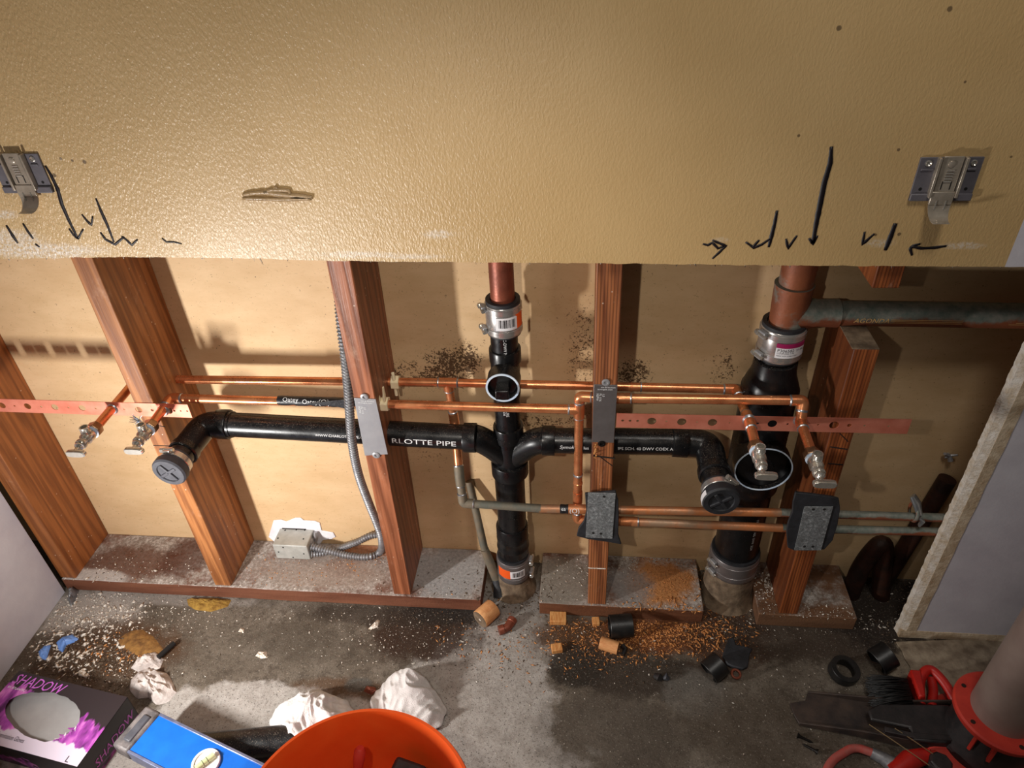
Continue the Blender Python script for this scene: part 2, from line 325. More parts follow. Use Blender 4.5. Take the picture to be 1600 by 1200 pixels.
def m_abs():
    t = NT('black_abs'); geo = t.n.new('ShaderNodeNewGeometry'); sx = t.n.new('ShaderNodeSeparateXYZ'); t.l(geo.outputs['Normal'], sx.inputs[0])
    d = t.math('MULTIPLY', t.step(t.noise(620, 3, .7), .58, .66), t.step(sx.outputs['Z'], .35, .8))
    d = t.math('MAXIMUM', t.math('MULTIPLY', d, .7), t.math('MULTIPLY', t.step(t.vor(130), .09, .04), .5))
    col = t.mix(d, t.ramp(t.noise(30), [(.3, S(13, 13, 15)), (.7, S(20, 20, 22))]), S(134, 122, 110))
    return t.done(col, t.ramp(t.noise(60, 4, .6), [(.3, .24), (.7, .38)]), 0, t.bump(t.noise(300, 3), .05, .001), .5)
M['abs'] = m_abs()
M['abs_scrap'] = simple('dusty_abs', S(18, 18, 19), S(34, 32, 31), 60, .4, bump=.1)
M['rubber'] = simple('black_rubber', S(30, 31, 34), S(44, 45, 50), 50, .62, bump=.25, bscale=260)
M['rubber_grey'] = simple('grey_rubber', S(58, 58, 64), S(72, 72, 78), 60, .55, bump=.15)
M['steel'] = simple('stainless_band', S(206, 202, 198), S(186, 182, 178), 40, .26, .75, .03, 260, (1, 1, 6))
M['chrome'] = simple('chrome', S(222, 218, 210), S(200, 194, 184), 50, .2, .75, .02, 300)
M['brass_nut'] = simple('worn_brass', S(176, 140, 110), S(150, 120, 92), 60, .34, .9, .06)
M['teflon'] = simple('white_tape', S(214, 224, 236), S(176, 200, 228), 80, .6)
M['zinc'] = simple('zinc_plate', S(168, 168, 170), S(156, 156, 160), 30, .42, .4, .06, 200)
M['zinc2'] = simple('worn_plate', S(146, 140, 140), S(132, 126, 126), 30, .36, .7, .06, 200)
def m_galv():
    t = NT('galvanised'); k = t.math('ADD', t.math('MULTIPLY', t.noise(60, 5, .75, dist=3.), .6), t.math('MULTIPLY', t.noise(190, 5, .75, dist=2.), .45))
    return t.done(t.ramp(k, [(.40, S(90, 92, 94)), (.54, S(136, 140, 142)), (.68, S(206, 210, 214))]), .5, .4, t.bump(k, .15, .001))
M['galv'] = m_galv()
M['flex'] = simple('flex_conduit', S(146, 146, 148), S(120, 120, 124), 90, .45, .5, .1)
M['box_paint'] = simple('grey_box', S(186, 186, 180), S(166, 166, 160), 40, .55, .2, .15)
M['hole'] = simple('dark_hole', S(20, 16, 14), None, 1, .9)
M['beige'] = simple('beige_plastic', S(246, 232, 196), S(236, 218, 178), 50, .5)
M['print'] = simple('white_print', S(226, 226, 226), None, 1, .6)
M['print_gold'] = simple('faded_print', S(214, 170, 108), None, 1, .6)
M['tape'] = simple('black_tape', S(20, 20, 24), S(34, 34, 38), 80, .4, bump=.3, bscale=200)
M['label_w'] = simple('white_label', S(232, 230, 232), S(222, 220, 224), 60, .5)
M['label_o'] = simple('orange_label', S(238, 92, 28), None, 1, .5)
M['label_m'] = simple('magenta_label', S(150, 22, 82), None, 1, .5)
M['ring_blue'] = simple('primer_ring', S(216, 228, 240), S(186, 206, 230), 80, .5)
M['cast'] = simple('dirty_cast_iron', S(132, 112, 90), S(86, 70, 54), 50, .85, .0, .9, 90)
M['rust'] = simple('rusty_trap', S(66, 36, 24), S(34, 22, 16), 30, .6, .3, .5, 120)
M['bracket'] = simple('grey_bracket', S(112, 108, 114), S(98, 94, 100), 30, .5, .2, .06)
M['clip'] = simple('nickel_clip', S(192, 180, 164), S(168, 156, 140), 60, .3, .5, .05)
M['bucket'] = simple('orange_plastic', S(255, 102, 38), S(250, 90, 30), 20, .42, bump=.05, bscale=90)
M['blue'] = simple('blue_paint', S(10, 96, 190), S(6, 86, 178), 30, .38, bump=.04)
M['alu'] = simple('aluminium', S(150, 158, 190), S(120, 128, 160), 60, .38, .8)
M['grey_rub'] = simple('scuffed_end_cap', S(52, 50, 52), S(112, 104, 102), 40, .55, bump=.3)
M['white_pl'] = simple('white_plastic', S(236, 234, 232), S(226, 222, 220), 40, .4)
M['vial'] = simple('vial_green', S(176, 190, 140), S(196, 206, 160), 60, .15)
M['cloth'] = simple('white_rag', S(226, 222, 220), S(204, 199, 196), 30, .95, bump=.9, bscale=520, spec=.1)
M['plug_wood'] = simple('cut_pine', S(226, 168, 112), S(204, 136, 82), 50, .7, bump=.3, bscale=160, stretch=(1, 1, 6))
M['block_wood'] = simple('pine_offcut', S(220, 164, 100), S(190, 120, 60), 60, .7, bump=.3, bscale=160, stretch=(6, 1, 1))
M['chip_w'] = simple('plaster_chips', S(240, 234, 224), S(168, 146, 122), 260, .85, lo=.42, hi=.62)
M['chip_o'] = simple('sawdust', S(228, 158, 92), S(140, 78, 34), 260, .85, lo=.4, hi=.62)
M['chip_d'] = simple('dark_grit', S(70, 54, 40), S(110, 92, 74), 40, .9)
M['plaster'] = simple('plaster_lump', S(216, 206, 200), S(168, 156, 150), 40, .9, bump=1., bscale=110)
M['foam'] = simple('yellow_fibre', S(160, 124, 52), S(120, 86, 30), 90, .9, bump=1., bscale=260)
M['dirt'] = simple('brown_soil', S(150, 108, 54), S(104, 70, 34), 60, .95, bump=1., bscale=120)
M['glove'] = simple('blue_nitrile', S(92, 138, 214), S(120, 160, 226), 50, .45)
M['red'] = simple('red_plastic', S(196, 34, 24), S(170, 26, 20), 30, .42, bump=.05)
M['red_soft'] = simple('red_collar', S(206, 62, 46), S(190, 50, 38), 30, .5)
M['tube_g'] = simple('grey_tube', S(150, 132, 122), S(136, 116, 108), 14, .45)
M['black_pl'] = simple('black_plastic', S(34, 32, 32), S(52, 46, 46), 40, .5, bump=.2)
M['pan'] = simple('dusty_black_plastic', S(40, 34, 34), S(76, 62, 54), 22, .55, bump=.2)
M['bristle'] = simple('black_bristle', S(14, 14, 14), S(26, 26, 26), 200, .5)
M['hose'] = simple('red_hose', S(186, 74, 66), S(160, 100, 92), 40, .6, bump=.2)
M['brass'] = simple('brass_wire', S(220, 190, 140), None, 1, .3, .9)
M['iron'] = simple('black_screw', S(26, 22, 20), None, 1, .5, .5)
M['purple_text'] = simple('purple_print', S(186, 96, 190), None, 1, .5)

# ------------------------------------------------------------------ the setting
D = .138                                                        # 2x6 studs: depth of the wall cavity
tag(MB().box(-.9, 2.6, -2.4, .16, -.05, 0).build('floor', M['floor']), kind='structure')
tag(MB().box(-.9, 2.6, D, D+.014, 0, 1.9).build('wall_back', M['back']), kind='structure')
tag(MB().box(-.46, -.379, -2.4, -.012, 0, 1.9).build('wall_left', M['white_wall'], bevel=.001), kind='structure')
CUT = [(-.4, .866), (-.12, .860), (.04, .864), (.13, .8645), (.31, .863), (.43, .859), (.712, .857), (.9, .856), (1.088, .854), (1.25, .8535), (1.43, .853), (1.5, .852)]
def cutz(x):
    for (a, za), (b, zb) in zip(CUT, CUT[1:]):
        if a <= x <= b: return za+(zb-za)*(x-a)/(b-a)
    return CUT[-1][1]
XR = 1.408                                                      # tan paint stops here
def drywall(name, x0, x1, mat, zt=1.9, n=340):
    m = MB(); t = .0127; top = []; 
    for i in range(n+1):
        x = x0+(x1-x0)*i/n
        z = cutz(x)+.0013*noise.noise(V((x*35, 0, 0)))+.0009*noise.noise(V((x*170, 3, 0)))
        top.append((x, z))
    vs = []
    for x, z in top: vs += [(x, -t, z), (x, -t, zt), (x, 0, z+.001*noise.noise(V((x*90, 9, 0)))), (x, 0, zt)]
    fs = []; mi = []
    for i in range(n):
        a, b = 4*i, 4*i+4
        fs += [(a, b, b+1, a+1), (a+2, a+3, b+3, b+2), (a, a+2, b+2, b), (a+1, b+1, b+3, a+3)]; mi += [0, 0, 1, 0]
    fs += [(0, 1, 3, 2), (4*n, 4*n+2, 4*n+3, 4*n+1)]; mi += [0, 0]
    m.v = [V(p) for p in vs]; m.f = fs; m.mi = mi
    return tag(m.build(name, [mat, M['gypsum']], ang=30), kind='structure')
wf = drywall('wall_front', -.40, XR, M['drywall'])
drywall('wall_right', XR, 2.6, M['white_wall_r'], n=160)
# lower right: sheet of board left standing beside the opening, its sawn edge facing the cavity
wl = tag(MB().box(1.5, 2.6, -.0135, 0, .004, .852).build('wall_right_lower', M['white_wall_r'], bevel=.0008), kind='structure')
m = MB(); n = 150; R0 = []
for i in range(n+1):
    z = .004+.848*i/n; j = .0022*noise.noise(V((z*60, 0, 5)))+.0022*max(0, noise.noise(V((z*160, 7, 1))))
    R0.append([(1.487-j, .002, z), (1.4885-.5*j, -.009, z), (1.4915, -.0098, z), (1.4965, -.0125, z), (1.5022, -.0142, z), (1.5022, .002, z)])
m.rings(R0); m.build('sawn_edge', M['gypsum'], wl, ang=25)
m = MB(); R0 = []
for i in range(61):
    z = .004+.848*i/60; j = .0015*noise.noise(V((z*22, 0, 2)))
    R0.append([(1.5018, -.0136, z), (1.5018, -.0147, z), (1.5205+j, -.0145, z), (1.5215+j, -.0136, z)])
m.rings(R0); m.build('bare_paper_strip', M['plaster_edge'], wl, ang=25)
m = MB(); R0 = []
for i in range(60):
    x = 1.49+1.1*i/59; j = .003*noise.noise(V((x*40, 0, 2))); k = .0012*noise.noise(V((x*25, 4, 2)))
    R0.append([(x, 0, 0), (x, -.016-k, 0), (x, -.0165-k, .013+j*.5), (x, -.0148, .021+j), (x, 0, .021+j)])
m.rings(R0); m.build('chipped_base_strip', M['plaster_edge'], wl, ang=25)
# putty smear, torn paper, marker arrows on the tan wall
def stroke(px, w=.0022, name='marker_line', mat='marker', t=.0006, taper=True):
    pts = [on_y(x, y, -.0127) for x, y in px]; m = MB(); P = []
    Q = []
    for a, b in zip(pts, pts[1:]):
        for k in range(4): Q.append(a.lerp(b, k/4))
    Q.append(pts[-1]); n = len(Q); A = []; B = []
    for i, p in enumerate(Q):
        d = (Q[min(i+1, n-1)]-Q[max(i-1, 0)]).normalized(); q = V((-d.z, 0, d.x))
        ww = w*1.7*(.55+.45*math.sin(math.pi*(i+.6)/(n+.2)))*(1+.3*noise.noise(V((p.x*300, p.z*300, 1))))
        A.append(p+q*ww/2+V((0, -t, 0))); B.append(p-q*ww/2+V((0, -t, 0)))
    m.rings([[a, b, b+V((0, t, 0)), a+V((0, t, 0))] for a, b in zip(A, B)])
    return m.build(name, M[mat], wf, sharp=False)
for s, w in ((((10, 352), (20, 368), (28, 380)), .003), (((36, 349), (44, 362), (52, 373)), .0024), (((55, 381), (62, 386)), .0018), (((71, 259), (80, 274), (90, 295), (97, 320), (108, 345), (122, 373)), .0034), (((108, 357), (115, 367), (122, 373), (130, 358)), .0022), (((128, 335), (136, 345), (143, 352), (145, 338)), .0022), (((150, 310), (158, 330), (168, 352), (178, 378)), .0026), (((157, 363), (165, 374), (180, 382), (194, 370)), .0024), (((190, 369), (198, 375), (206, 383), (215, 374)), .0022), (((253, 372), (260, 378), (272, 378), (284, 381)), .0016),
             (((1299, 229), (1297, 255), (1288, 285), (1281, 320), (1275, 350), (1270, 380)), .0044), (((1264, 372), (1270, 381), (1277, 368)), .0026), (((1214, 329), (1210, 350), (1205, 370), (1201, 386)), .0032), (((1165, 378), (1178, 387), (1190, 382), (1203, 373)), .0024), (((1176, 386), (1186, 375)), .002), (((1228, 373), (1231, 388), (1245, 368)), .0024), (((1399, 349), (1392, 368), (1383, 391)), .004), (((1351, 362), (1347, 382), (1366, 365)), .0024), (((1423, 385), (1440, 388), (1460, 387), (1479, 384)), .0026), (((1438, 381), (1426, 384), (1422, 388), (1425, 399)), .0026), (((1098, 381), (1106, 383), (1113, 379), (1122, 388), (1132, 384)), .0022), (((1113, 375), (1124, 380), (1134, 384), (1124, 394), (1113, 404)), .0024)):
    stroke(s, w)
for s, w in ((((380, 304), (395, 301), (415, 300), (430, 302), (455, 305), (475, 306), (489, 308)), .0045), (((380, 309), (405, 310), (440, 311), (465, 310), (487, 310)), .0035), (((413, 300), (424, 296), (440, 296), (452, 297), (455, 303)), .003), (((428, 296), (431, 291), (436, 296)), .0016)):
    stroke(s, w, 'putty_ridge', 'putty', .0032)
m = MB()
for i in range(90):
    x = random.uniform(-.2, 1.45); z = cutz(x)+.001; l = random.uniform(.002, .007)*(2.2 if random.random() < .08 else 1); w = random.uniform(.0006, .0018); a = random.uniform(-.5, .5)
    p = V((x, -.0125+random.random()*.006, z)); q = p+V((math.sin(a)*l, -random.uniform(0, .002), -l*math.cos(a)))
    m.add([p-V((w, 0, 0)), p+V((w, 0, 0)), q, p+V((0, .0008, 0))], [(0, 1, 2), (1, 3, 2), (3, 0, 2)])
tag(m.build('torn_paper_fringe', M['gypsum'], wf, sharp=False), kind='stuff')
# white filler round the junction box on the cavity board
wb = bpy.data.objects['wall_back']
poly = [(420, 838), (428, 812), (440, 811), (448, 814), (462, 808), (470, 808), (475, 812), (492, 813), (500, 816), (503, 828), (510, 829), (521, 831), (525, 838), (519, 841), (505, 843), (500, 850), (470, 850), (430, 846)]
MB().prism([on_y(x, y, D) for x, y in poly], (0, -.003, 0)).build('filler_patch', M['spackle'], wb, bevel=.0015)

fl_ = bpy.data.objects['floor']
MB().prism([on_z(x, y, 0) for x, y in ((1399, 1004), (1408, 1018), (1414, 1032), (1421, 1042), (1424, 1056), (1434, 1066), (1441, 1086), (1452, 1118), (1640, 1130), (1640, 995))], (0, 0, .0035)).build('broken_tile', M['tile'], fl_, bevel=.0012)
# ------------------------------------------------------------------ studs and sole plates
SW = .0386; PZ = .038
def stud(name, b, t, mat, label, z0=PZ, z1=1.5, wb_=SW, wt=SW, n=14, wob=.0012):
    m = MB(); R = []
    for i in range(n+1):
        k = i/n; z = z0+(z1-z0)*k; kk = (z-PZ)/(.857-PZ); x = b+(t-b)*kk; w = wb_+(wt-wb_)*kk
        j = wob*noise.noise(V((z*4, b*7, 0)))
        R.append([(x+j, 0, z), (x+w+j, 0, z), (x+w+j, D-.0005, z), (x+j, D-.0005, z)])
    m.rings(R); o = m.build(name, mat, bevel=.0016); return tag(o, label, 'stud')
def fx(px, py): return on_y(px, py, 0).x
stA = stud('wall_stud', -.3815, -.379, M['stud_a'], 'leftmost wood stud, half hidden against the white wall, with arched grain', wob=0)
stB = stud('wall_stud', fx(336, 914), fx(107.5, 399), M['stud_b'], 'second wood stud from the left, orange brown, behind the capped drain end', wt=.0375)
stC = stud('wall_stud', fx(616, 931), fx(508, 403), M['stud_c'], 'third wood stud from the left, plaster-smeared, with the flexible conduit along it')
stD = stud('wall_stud', fx(918.5, 943), fx(932.5, 404), M['stud_d'], 'fine-striped wood stud standing between the two drain stacks', wt=.0395)
stE = stud('wall_stud', fx(1218, 955), fx(1333, 546)+.0005, M['stud_e'], 'striped wood stud at right, cut off below the horizontal old pipe', z1=.704)
MB().box(1.2405, 1.2815, .0, D-.001, .7036, .7052).build('dusty_cut_top', M['cast'], stE, bevel=.0004)
stF = stud('wall_stud', 1.2435, 1.2435, M['stud_e'], 'short stub of wood stud hanging above the horizontal old pipe', z0=.811)
# worn notch of D under its face plate, kerf marks on B and E
def kerf(o, pts, name='saw_kerf', w=.0012):
    MB().tube(pts, w, 6).build(name, M['hole'], o)
kerf(stD, [on_y(927, 712, 0), on_y(961, 716, 0)], w=.0016); kerf(stD, [on_y(938, 714, 0), on_y(957, 728, 0)], w=.0009)
m = MB()
for i in range(7):
    p = on_y(926+random.random()*6, 694+i*3.4, -.001); d = V((random.uniform(-.4, .1), -.5, random.uniform(-1, .6))).normalized()
    m.tube([p, p+d*random.uniform(.006, .014)], [.0016, .0003], 5)
m.build('split_fibres', M['block_wood'], stD)
kerf(stB, [on_y(222, 660, 0), on_y(258, 667, 0)], w=.0009); kerf(stB, [on_y(240, 696, 0), on_y(268, 697, 0)], w=.001)
kerf(stE, [on_y(1297, 698, 0), on_y(1324, 702, 0)], w=.0012); kerf(stE, [on_y(1294, 724, 0), on_y(1317, 726, 0)], w=.0011); kerf(stE, [on_y(1312, 677, 0), on_y(1325, 690, 0)], w=.0008)
MB().box(fx(918, 888)+.001, fx(918, 888)+.037, -.0006, .001, on_y(935, 888, 0).z-.0012, on_y(935, 888, 0).z+.0012).build('pale_score_line', M['chip_w'], stD)
def sole(x0, x1, mat, label, y0=-.004, skew=0.):
    m = MB(); n = 24; R = []
    for i in range(n+1):
        x = x0+(x1-x0)*i/n; j = .0012*noise.noise(V((x*9, 1, 0))); k = .0012*noise.noise(V((x*14, 5, 0))); sk = skew if i == 0 else 0
        R.append([(x, y0+j, 0), (x, D-.0005, 0), (x-sk, D-.0005, PZ-.0003), (x, y0+j, PZ+k*.5)])
    m.rings(R); return tag(m.build('sole_plate', mat, bevel=.0016), label, 'plate')
sole(-.378, .609, M['plate1'], 'long dusty sole plate under the three left studs, holding the junction box')
sole(.738, 1.089, M['plate2'], 'sole plate between the two stacks, its right end strewn with sawdust')
sole(1.203, 1.403, M['plate3'], 'short dark sole plate under the rightmost stud')

# ------------------------------------------------------------------ copper supply lines
RC = .0082
def pipe_run(par, pts, mats, r=RC, elbow=True, rb=.013, ring=True, end_ring=()):
    pts = [V(p) for p in pts]; n = len(pts)
    if not isinstance(mats, (list, tuple)): mats = [mats]*(n-1)
    for i in range(n-1):
        a, b = pts[i], pts[i+1]; d = (b-a).normalized(); L = (b-a).length
        a2 = a+d*(min(rb, L*.45) if i > 0 else 0); b2 = b-d*(min(rb, L*.45) if i < n-2 else 0)
        MB().tube([a2, b2], r, 20).build('pipe', mats[i], par)
    for i in range(1, n-1):
        a, b, c = pts[i-1], pts[i], pts[i+1]; d1 = (a-b).normalized(); d2 = (c-b).normalized()
        l1 = min(.021, (a-b).length*.48); l2 = min(.021, (c-b).length*.48)
        path = [b+d1*l1]+bend([b+d1*min(rb, l1*.9), b, b+d2*min(rb, l2*.9)], rb)+[b+d2*l2]
        MB().tube(path, r*1.17, 20).build('elbow', mats[i], par)
        if ring:
            for dd, ll in ((d1, l1), (d2, l2)): MB().lathe(b+dd*(ll-.0012), dd, [(0, r*1.18), (.0016, r*1.2), (.003, r*1.03)], 20).build('solder_joint', M['solder'], par)
def tee(par, c, a, b, mat, r=RC, la=.018, lb=.018):
    c = V(c); a = V(a).normalized(); b = V(b).normalized()
    m = MB(); m.lathe(c-a*la, a, [(0, r*1.17), (2*la, r*1.17)], 20); m.lathe(c, b, [(0, r*1.17), (lb, r*1.17)], 20); m.build('tee', mat, par)
    for q, d in ((c-a*la, -a), (c+a*la, a), (c+b*lb, b)): MB().lathe(q-d*.001, d, [(0, r*1.18), (.0016, r*1.2), (.003, r*1.03)], 20).build('solder_joint', M['solder'], par)
zs1 = .5555
s1 = thing('copper_supply_line', (.57, .09, .555), 'upper rear copper water line joining the first and third valves', 'pipe')
zL, zR = .548, .558                                             # stub heights left / right
v1 = on_z(150, 668, zL); v2 = on_z(237, 664, zL-.001); v3 = on_z(1181, 697, zR); v4 = on_z(1268, 708, zR+.002)
c1 = V((v1.x, .09, zs1))
pipe_run(s1, [v1, V((v1.x+.002, .088, zs1-.002)), V((.571, .09, .558))], M['copper'])
pipe_run(s1, [V((.571, .09, .558)), V((1.098, .09, .556)), V((v3.x+.001, -.003, zR)), v3], M['copper'])
tq = V((.571, .09, .558)); tee(s1, tq, (1, 0, 0), (0, 0, -1), M['copper'])
e1 = on_y(724, 786, .014)
d1 = on_y(709, 690, .085); d2 = on_y(718, 744, .03)
pipe_run(s1, [tq, V((tq.x+.004, .088, .47)), d2, e1, on_y(845, 794.5, .012)], [M['copper'], M['copper'], M['copper_p'], M['copper_p']], rb=.012)
pipe_run(s1, [on_y(843, 794.5, .012), on_y(905, 795.5, .012), on_y(1220, 801, .012)], M['copper_pipe_dull'], elbow=False, ring=False, rb=.001)
pipe_run(s1, [on_y(1219, 801, .012), on_y(1500, 810, .012)], M['copper_o'])
s2 = thing('copper_supply_line', (.817, .03, .547), 'lower front copper water line joining the second and rightmost valves', 'pipe')
tz = on_y(905, 640, .03)
pipe_run(s2, [v2, V((v2.x+.002, .03, .553)), V((tz.x-.0, .03, tz.z))], M['copper'])
tee(s2, tz, (0, 0, 1), (-1, 0, 0), M['copper'])
tp = on_y(906, 621, .03)
pipe_run(s2, [tz, V((tz.x, .03, tp.z+.002)), V((.885, .022, .581)), V((1.192, .014, .591)), V((v4.x+.001, -.003, zR+.003)), v4], M['copper'])
lb = on_y(904, 812, .03)
pipe_run(s2, [tz, V((tz.x, .03, lb.z)), V((.915, .012, .286)), on_y(1222, 825, .012)], [M['copper'], M['copper'], M['copper_pipe_dull']], rb=.014)
pipe_run(s2, [on_y(1221, 825, .012), on_y(1475, 831, .012)], M['copper_o'])
for px, py in ((904, 740), (902, 753)):
    p = on_y(px, py, .03); MB().lathe(V((tz.x, .03, p.z)), (0, 0, -1), [(0, RC*1.02), (.001, RC*1.13), (.004, RC*1.13), (.005, RC*1.02)], 20).build('solder_joint', M['solder'] if py < 745 else M['copper'], s2)
p = on_y(903, 785, .03); MB().lathe(V((tz.x, .03, p.z+.03)), (0, 0, -1), [(0, RC*1.14), (.03, RC*1.14)], 20).build('coupling', M['copper'], s2)
for px in (690, 716):
    pass
for px, y, r in ((985, .09, RC), (1000, .09, RC)): MB().lathe(V((on_y(px, 607, y).x, y, .5565)), (1, 0, 0), [(0, r*1.02), (.0006, r*1.16), (.0022, r*1.16), (.003, r*1.02)], 20).build('solder_joint', M['solder'] if px > 990 else M['copper'], s1)
# old riser leaning down to the floor behind the branch
o3 = thing('old_copper_riser', on_z(781, 926, 0), 'dull grey old copper pipe leaning down to the floor left of the black stack', 'pipe')
pa, pb, pc, pd = on_y(733, 752, .128), on_y(757, 858, .075), on_z(776, 905, .03), on_z(782, 930, 0)
MB().tube([pa, pa.lerp(pb, .5), pb], .0085, 18).build('pipe', M['copper_p'], o3)
MB().tube([pb, pb.lerp(pc, .5), pc], [.0095, .0105, .0105], 18).build('pipe', M['copper_p'], o3)
MB().tube([pc, pc.lerp(pd, .5), pd], [.011, .012, .017], 18).build('sleeve', M['rubber'], o3)

# tape wraps
def wrap(a, b, r, label, letters):
    a, b = V(a), V(b); d = (b-a).normalized(); L = (b-a).length; n = 18
    o = thing('tape_wrap', (a+b)/2, label, 'tape')
    MB().lathe(a, d, [(L*i/n, r+.0006+.0006*((i*3) % 4)/3) for i in range(n+1)], 20).build('tape', M['tape'], o)
    for k, (tx, u, sz, v0) in enumerate(letters):
        text('printed_mark', tx, sz, M['print'], o, on_cyl(a+d*(u*L), d, r+.0013, (.15, -1, .45), v0))
    return o
wrap(V((on_y(435, 625, .03).x, .03, .5535)), V((on_y(553, 629, .03).x, .03, .552)), RC, 'long black printed tape wrap on the lower copper line left of the third stud', (('Oatey', .08, .012, 0), ('Oatey', .34, .012, -.003), ('(O)', .55, .015, -.004), ('Oatey', .78, .011, -.002)))
MB().prism([on_y(x, y, .019) for x, y in ((478, 631), (556, 622), (556, 634), (545, 640), (520, 634))], (0, .0006, 0)).build('loose_flap', M['tape'], bpy.data.objects['tape_wrap'])
wrap(on_y(875, 795, .012), on_y(917, 796, .012), RC, 'short black printed tape wrap on the low copper pipe beside the striped stud', (('(O)', .35, .014, -.005), ('ea', .05, .01, 0)))
# beige plastic pipe clamps on the right side of stud C
def clampc(px, py, y, label, tilt):
    p = on_y(px, py, y); o = thing('pipe_clamp', p, label, 'clamp', None)
    MB().lathe(p-V((.007, 0, 0)), (1, 0, 0), [(0, .0142), (.015, .0142)], 6, ph=.5).build('collar', M['beige'], o, bevel=.001)
    if tilt:
        for dx, l, a in ((-.005, .026, -.15), (.003, .036, .05)):
            MB().tube([p+V((dx, -.004, .006)), p+V((dx+l*a*.5, -.006, .006+l*.5)), p+V((dx+l*a, -.006, .006+l))], [.004, .006, .0032], 12, flat=.5).build('wing', M['beige'], o)
    else:
        for sg in (1, -1):
            MB().tube([p+V((0, -.006, sg*.008)), p+V((0, -.007, sg*.026))], [.0038, .003], 12).build('wing', M['beige'], o)
clampc(618, 597, .09, 'beige plastic pipe clamp on the upper copper line beside the third stud', False)
clampc(601, 631, .03, 'beige winged plastic clamp on the lower copper line beside the third stud', True)

# ------------------------------------------------------------------ perforated copper straps
def strap(name, a, b, h, holes, label, bend_y=None):
    a, b = V(a), V(b); L = (b-a).length; d = (b-a).normalized(); u = V((0, 0, 1)); u = (u-d*u.dot(d)).normalized(); t = V((0, -.0011, 0))
    m = MB(); hs = sorted(holes); edges = [0.]+[(hs[i][0]+hs[i+1][0])/2 for i in range(len(hs)-1)]+[L]; n = 20
    for (c, r), x0, x1 in zip(hs, edges, edges[1:]):
        out = []; inn = []
        angs = sorted(set([2*math.pi*k/n for k in range(n)]+[math.atan2(sy*h/2, sx) % (2*math.pi) for sx, sy in ((x1-c, 1), (x1-c, -1), (x0-c, 1), (x0-c, -1))]))
        for th in angs:
            cx, sy = math.cos(th), math.sin(th)
            kx = ((x1-c)/cx if cx > 0 else (x0-c)/cx) if abs(cx) > 1e-6 else 1e9
            ky = (h/2/abs(sy)) if abs(sy) > 1e-6 else 1e9; k = min(kx, ky)
            out.append((c+cx*k, sy*k)); inn.append((c+cx*r, sy*r))
        W = lambda q: a+d*q[0]+u*q[1]
        N = len(angs); vs = [W(q) for q in out]+[W(q) for q in inn]; vs += [p+t for p in vs]
        fs = []
        for k in range(N):
            k2 = (k+1) % N
            fs += [(k, k2, N+k2, N+k), (2*N+k, 3*N+k, 3*N+k2, 2*N+k2), (N+k, N+k2, 3*N+k2, 3*N+k), (k, 2*N+k, 2*N+k2, k2)]
        m.add(vs, fs)
    o = m.build(name, M['copper_s'], sharp=True, ang=30); return tag(o, label, 'strap')
a, b = on_y(-60, 631, -.0005), on_y(297, 642, -.0005)
fl = lambda px, py: (on_y(px, py, -.0005)-a).length
st1 = strap('copper_strap', a, b, .031, [(fl(x, 637), r) for x, r in ((-35, .0065), (-15, .0018), (6, .0068), (25, .0019), (45, .0068), (66, .002), (87, .0068), (108, .0019), (129, .0068), (150, .002), (172, .0078), (194, .0019), (216, .0068), (237, .003), (262, .0078), (271, .0022), (281, .0016), (291, .0018))], 'pink perforated copper strap at left, carrying the two left valves')
a, b = on_y(963, 657, -.0005), on_y(1420, 668, -.0005)
a.z, b.z = .5505, .5525
fl = lambda px, py: (on_y(px, py, -.0005)-on_y(963, 657, -.0005)).length
st2 = strap('copper_strap', a, b, .031, [(fl(x, 660), r) for x, r in ((972, .0025), (984, .0025), (996, .0025), (1018, .0078), (1041, .0018), (1065, .0078), (1089, .0017), (1113, .0078), (1140, .0016), (1173, .008), (1184, .0022), (1207, .0078), (1231, .002), (1255, .008), (1279, .002), (1304, .0078), (1328, .0036), (1352, .002), (1390, .002))], 'perforated copper strap at right, carrying the two right valves')
for o, px, z in ((st1, 172, v1), (st1, 262, v2), (st2, 1173, v3), (st2, 1255, v4)):
    MB().lathe(V((z.x+.0005, -.001, z.z)), (0, -1, 0), [(-.001, .012), (.002, .0105), (.0042, .0088)], 20).build('solder_collar', M['solder'], o)

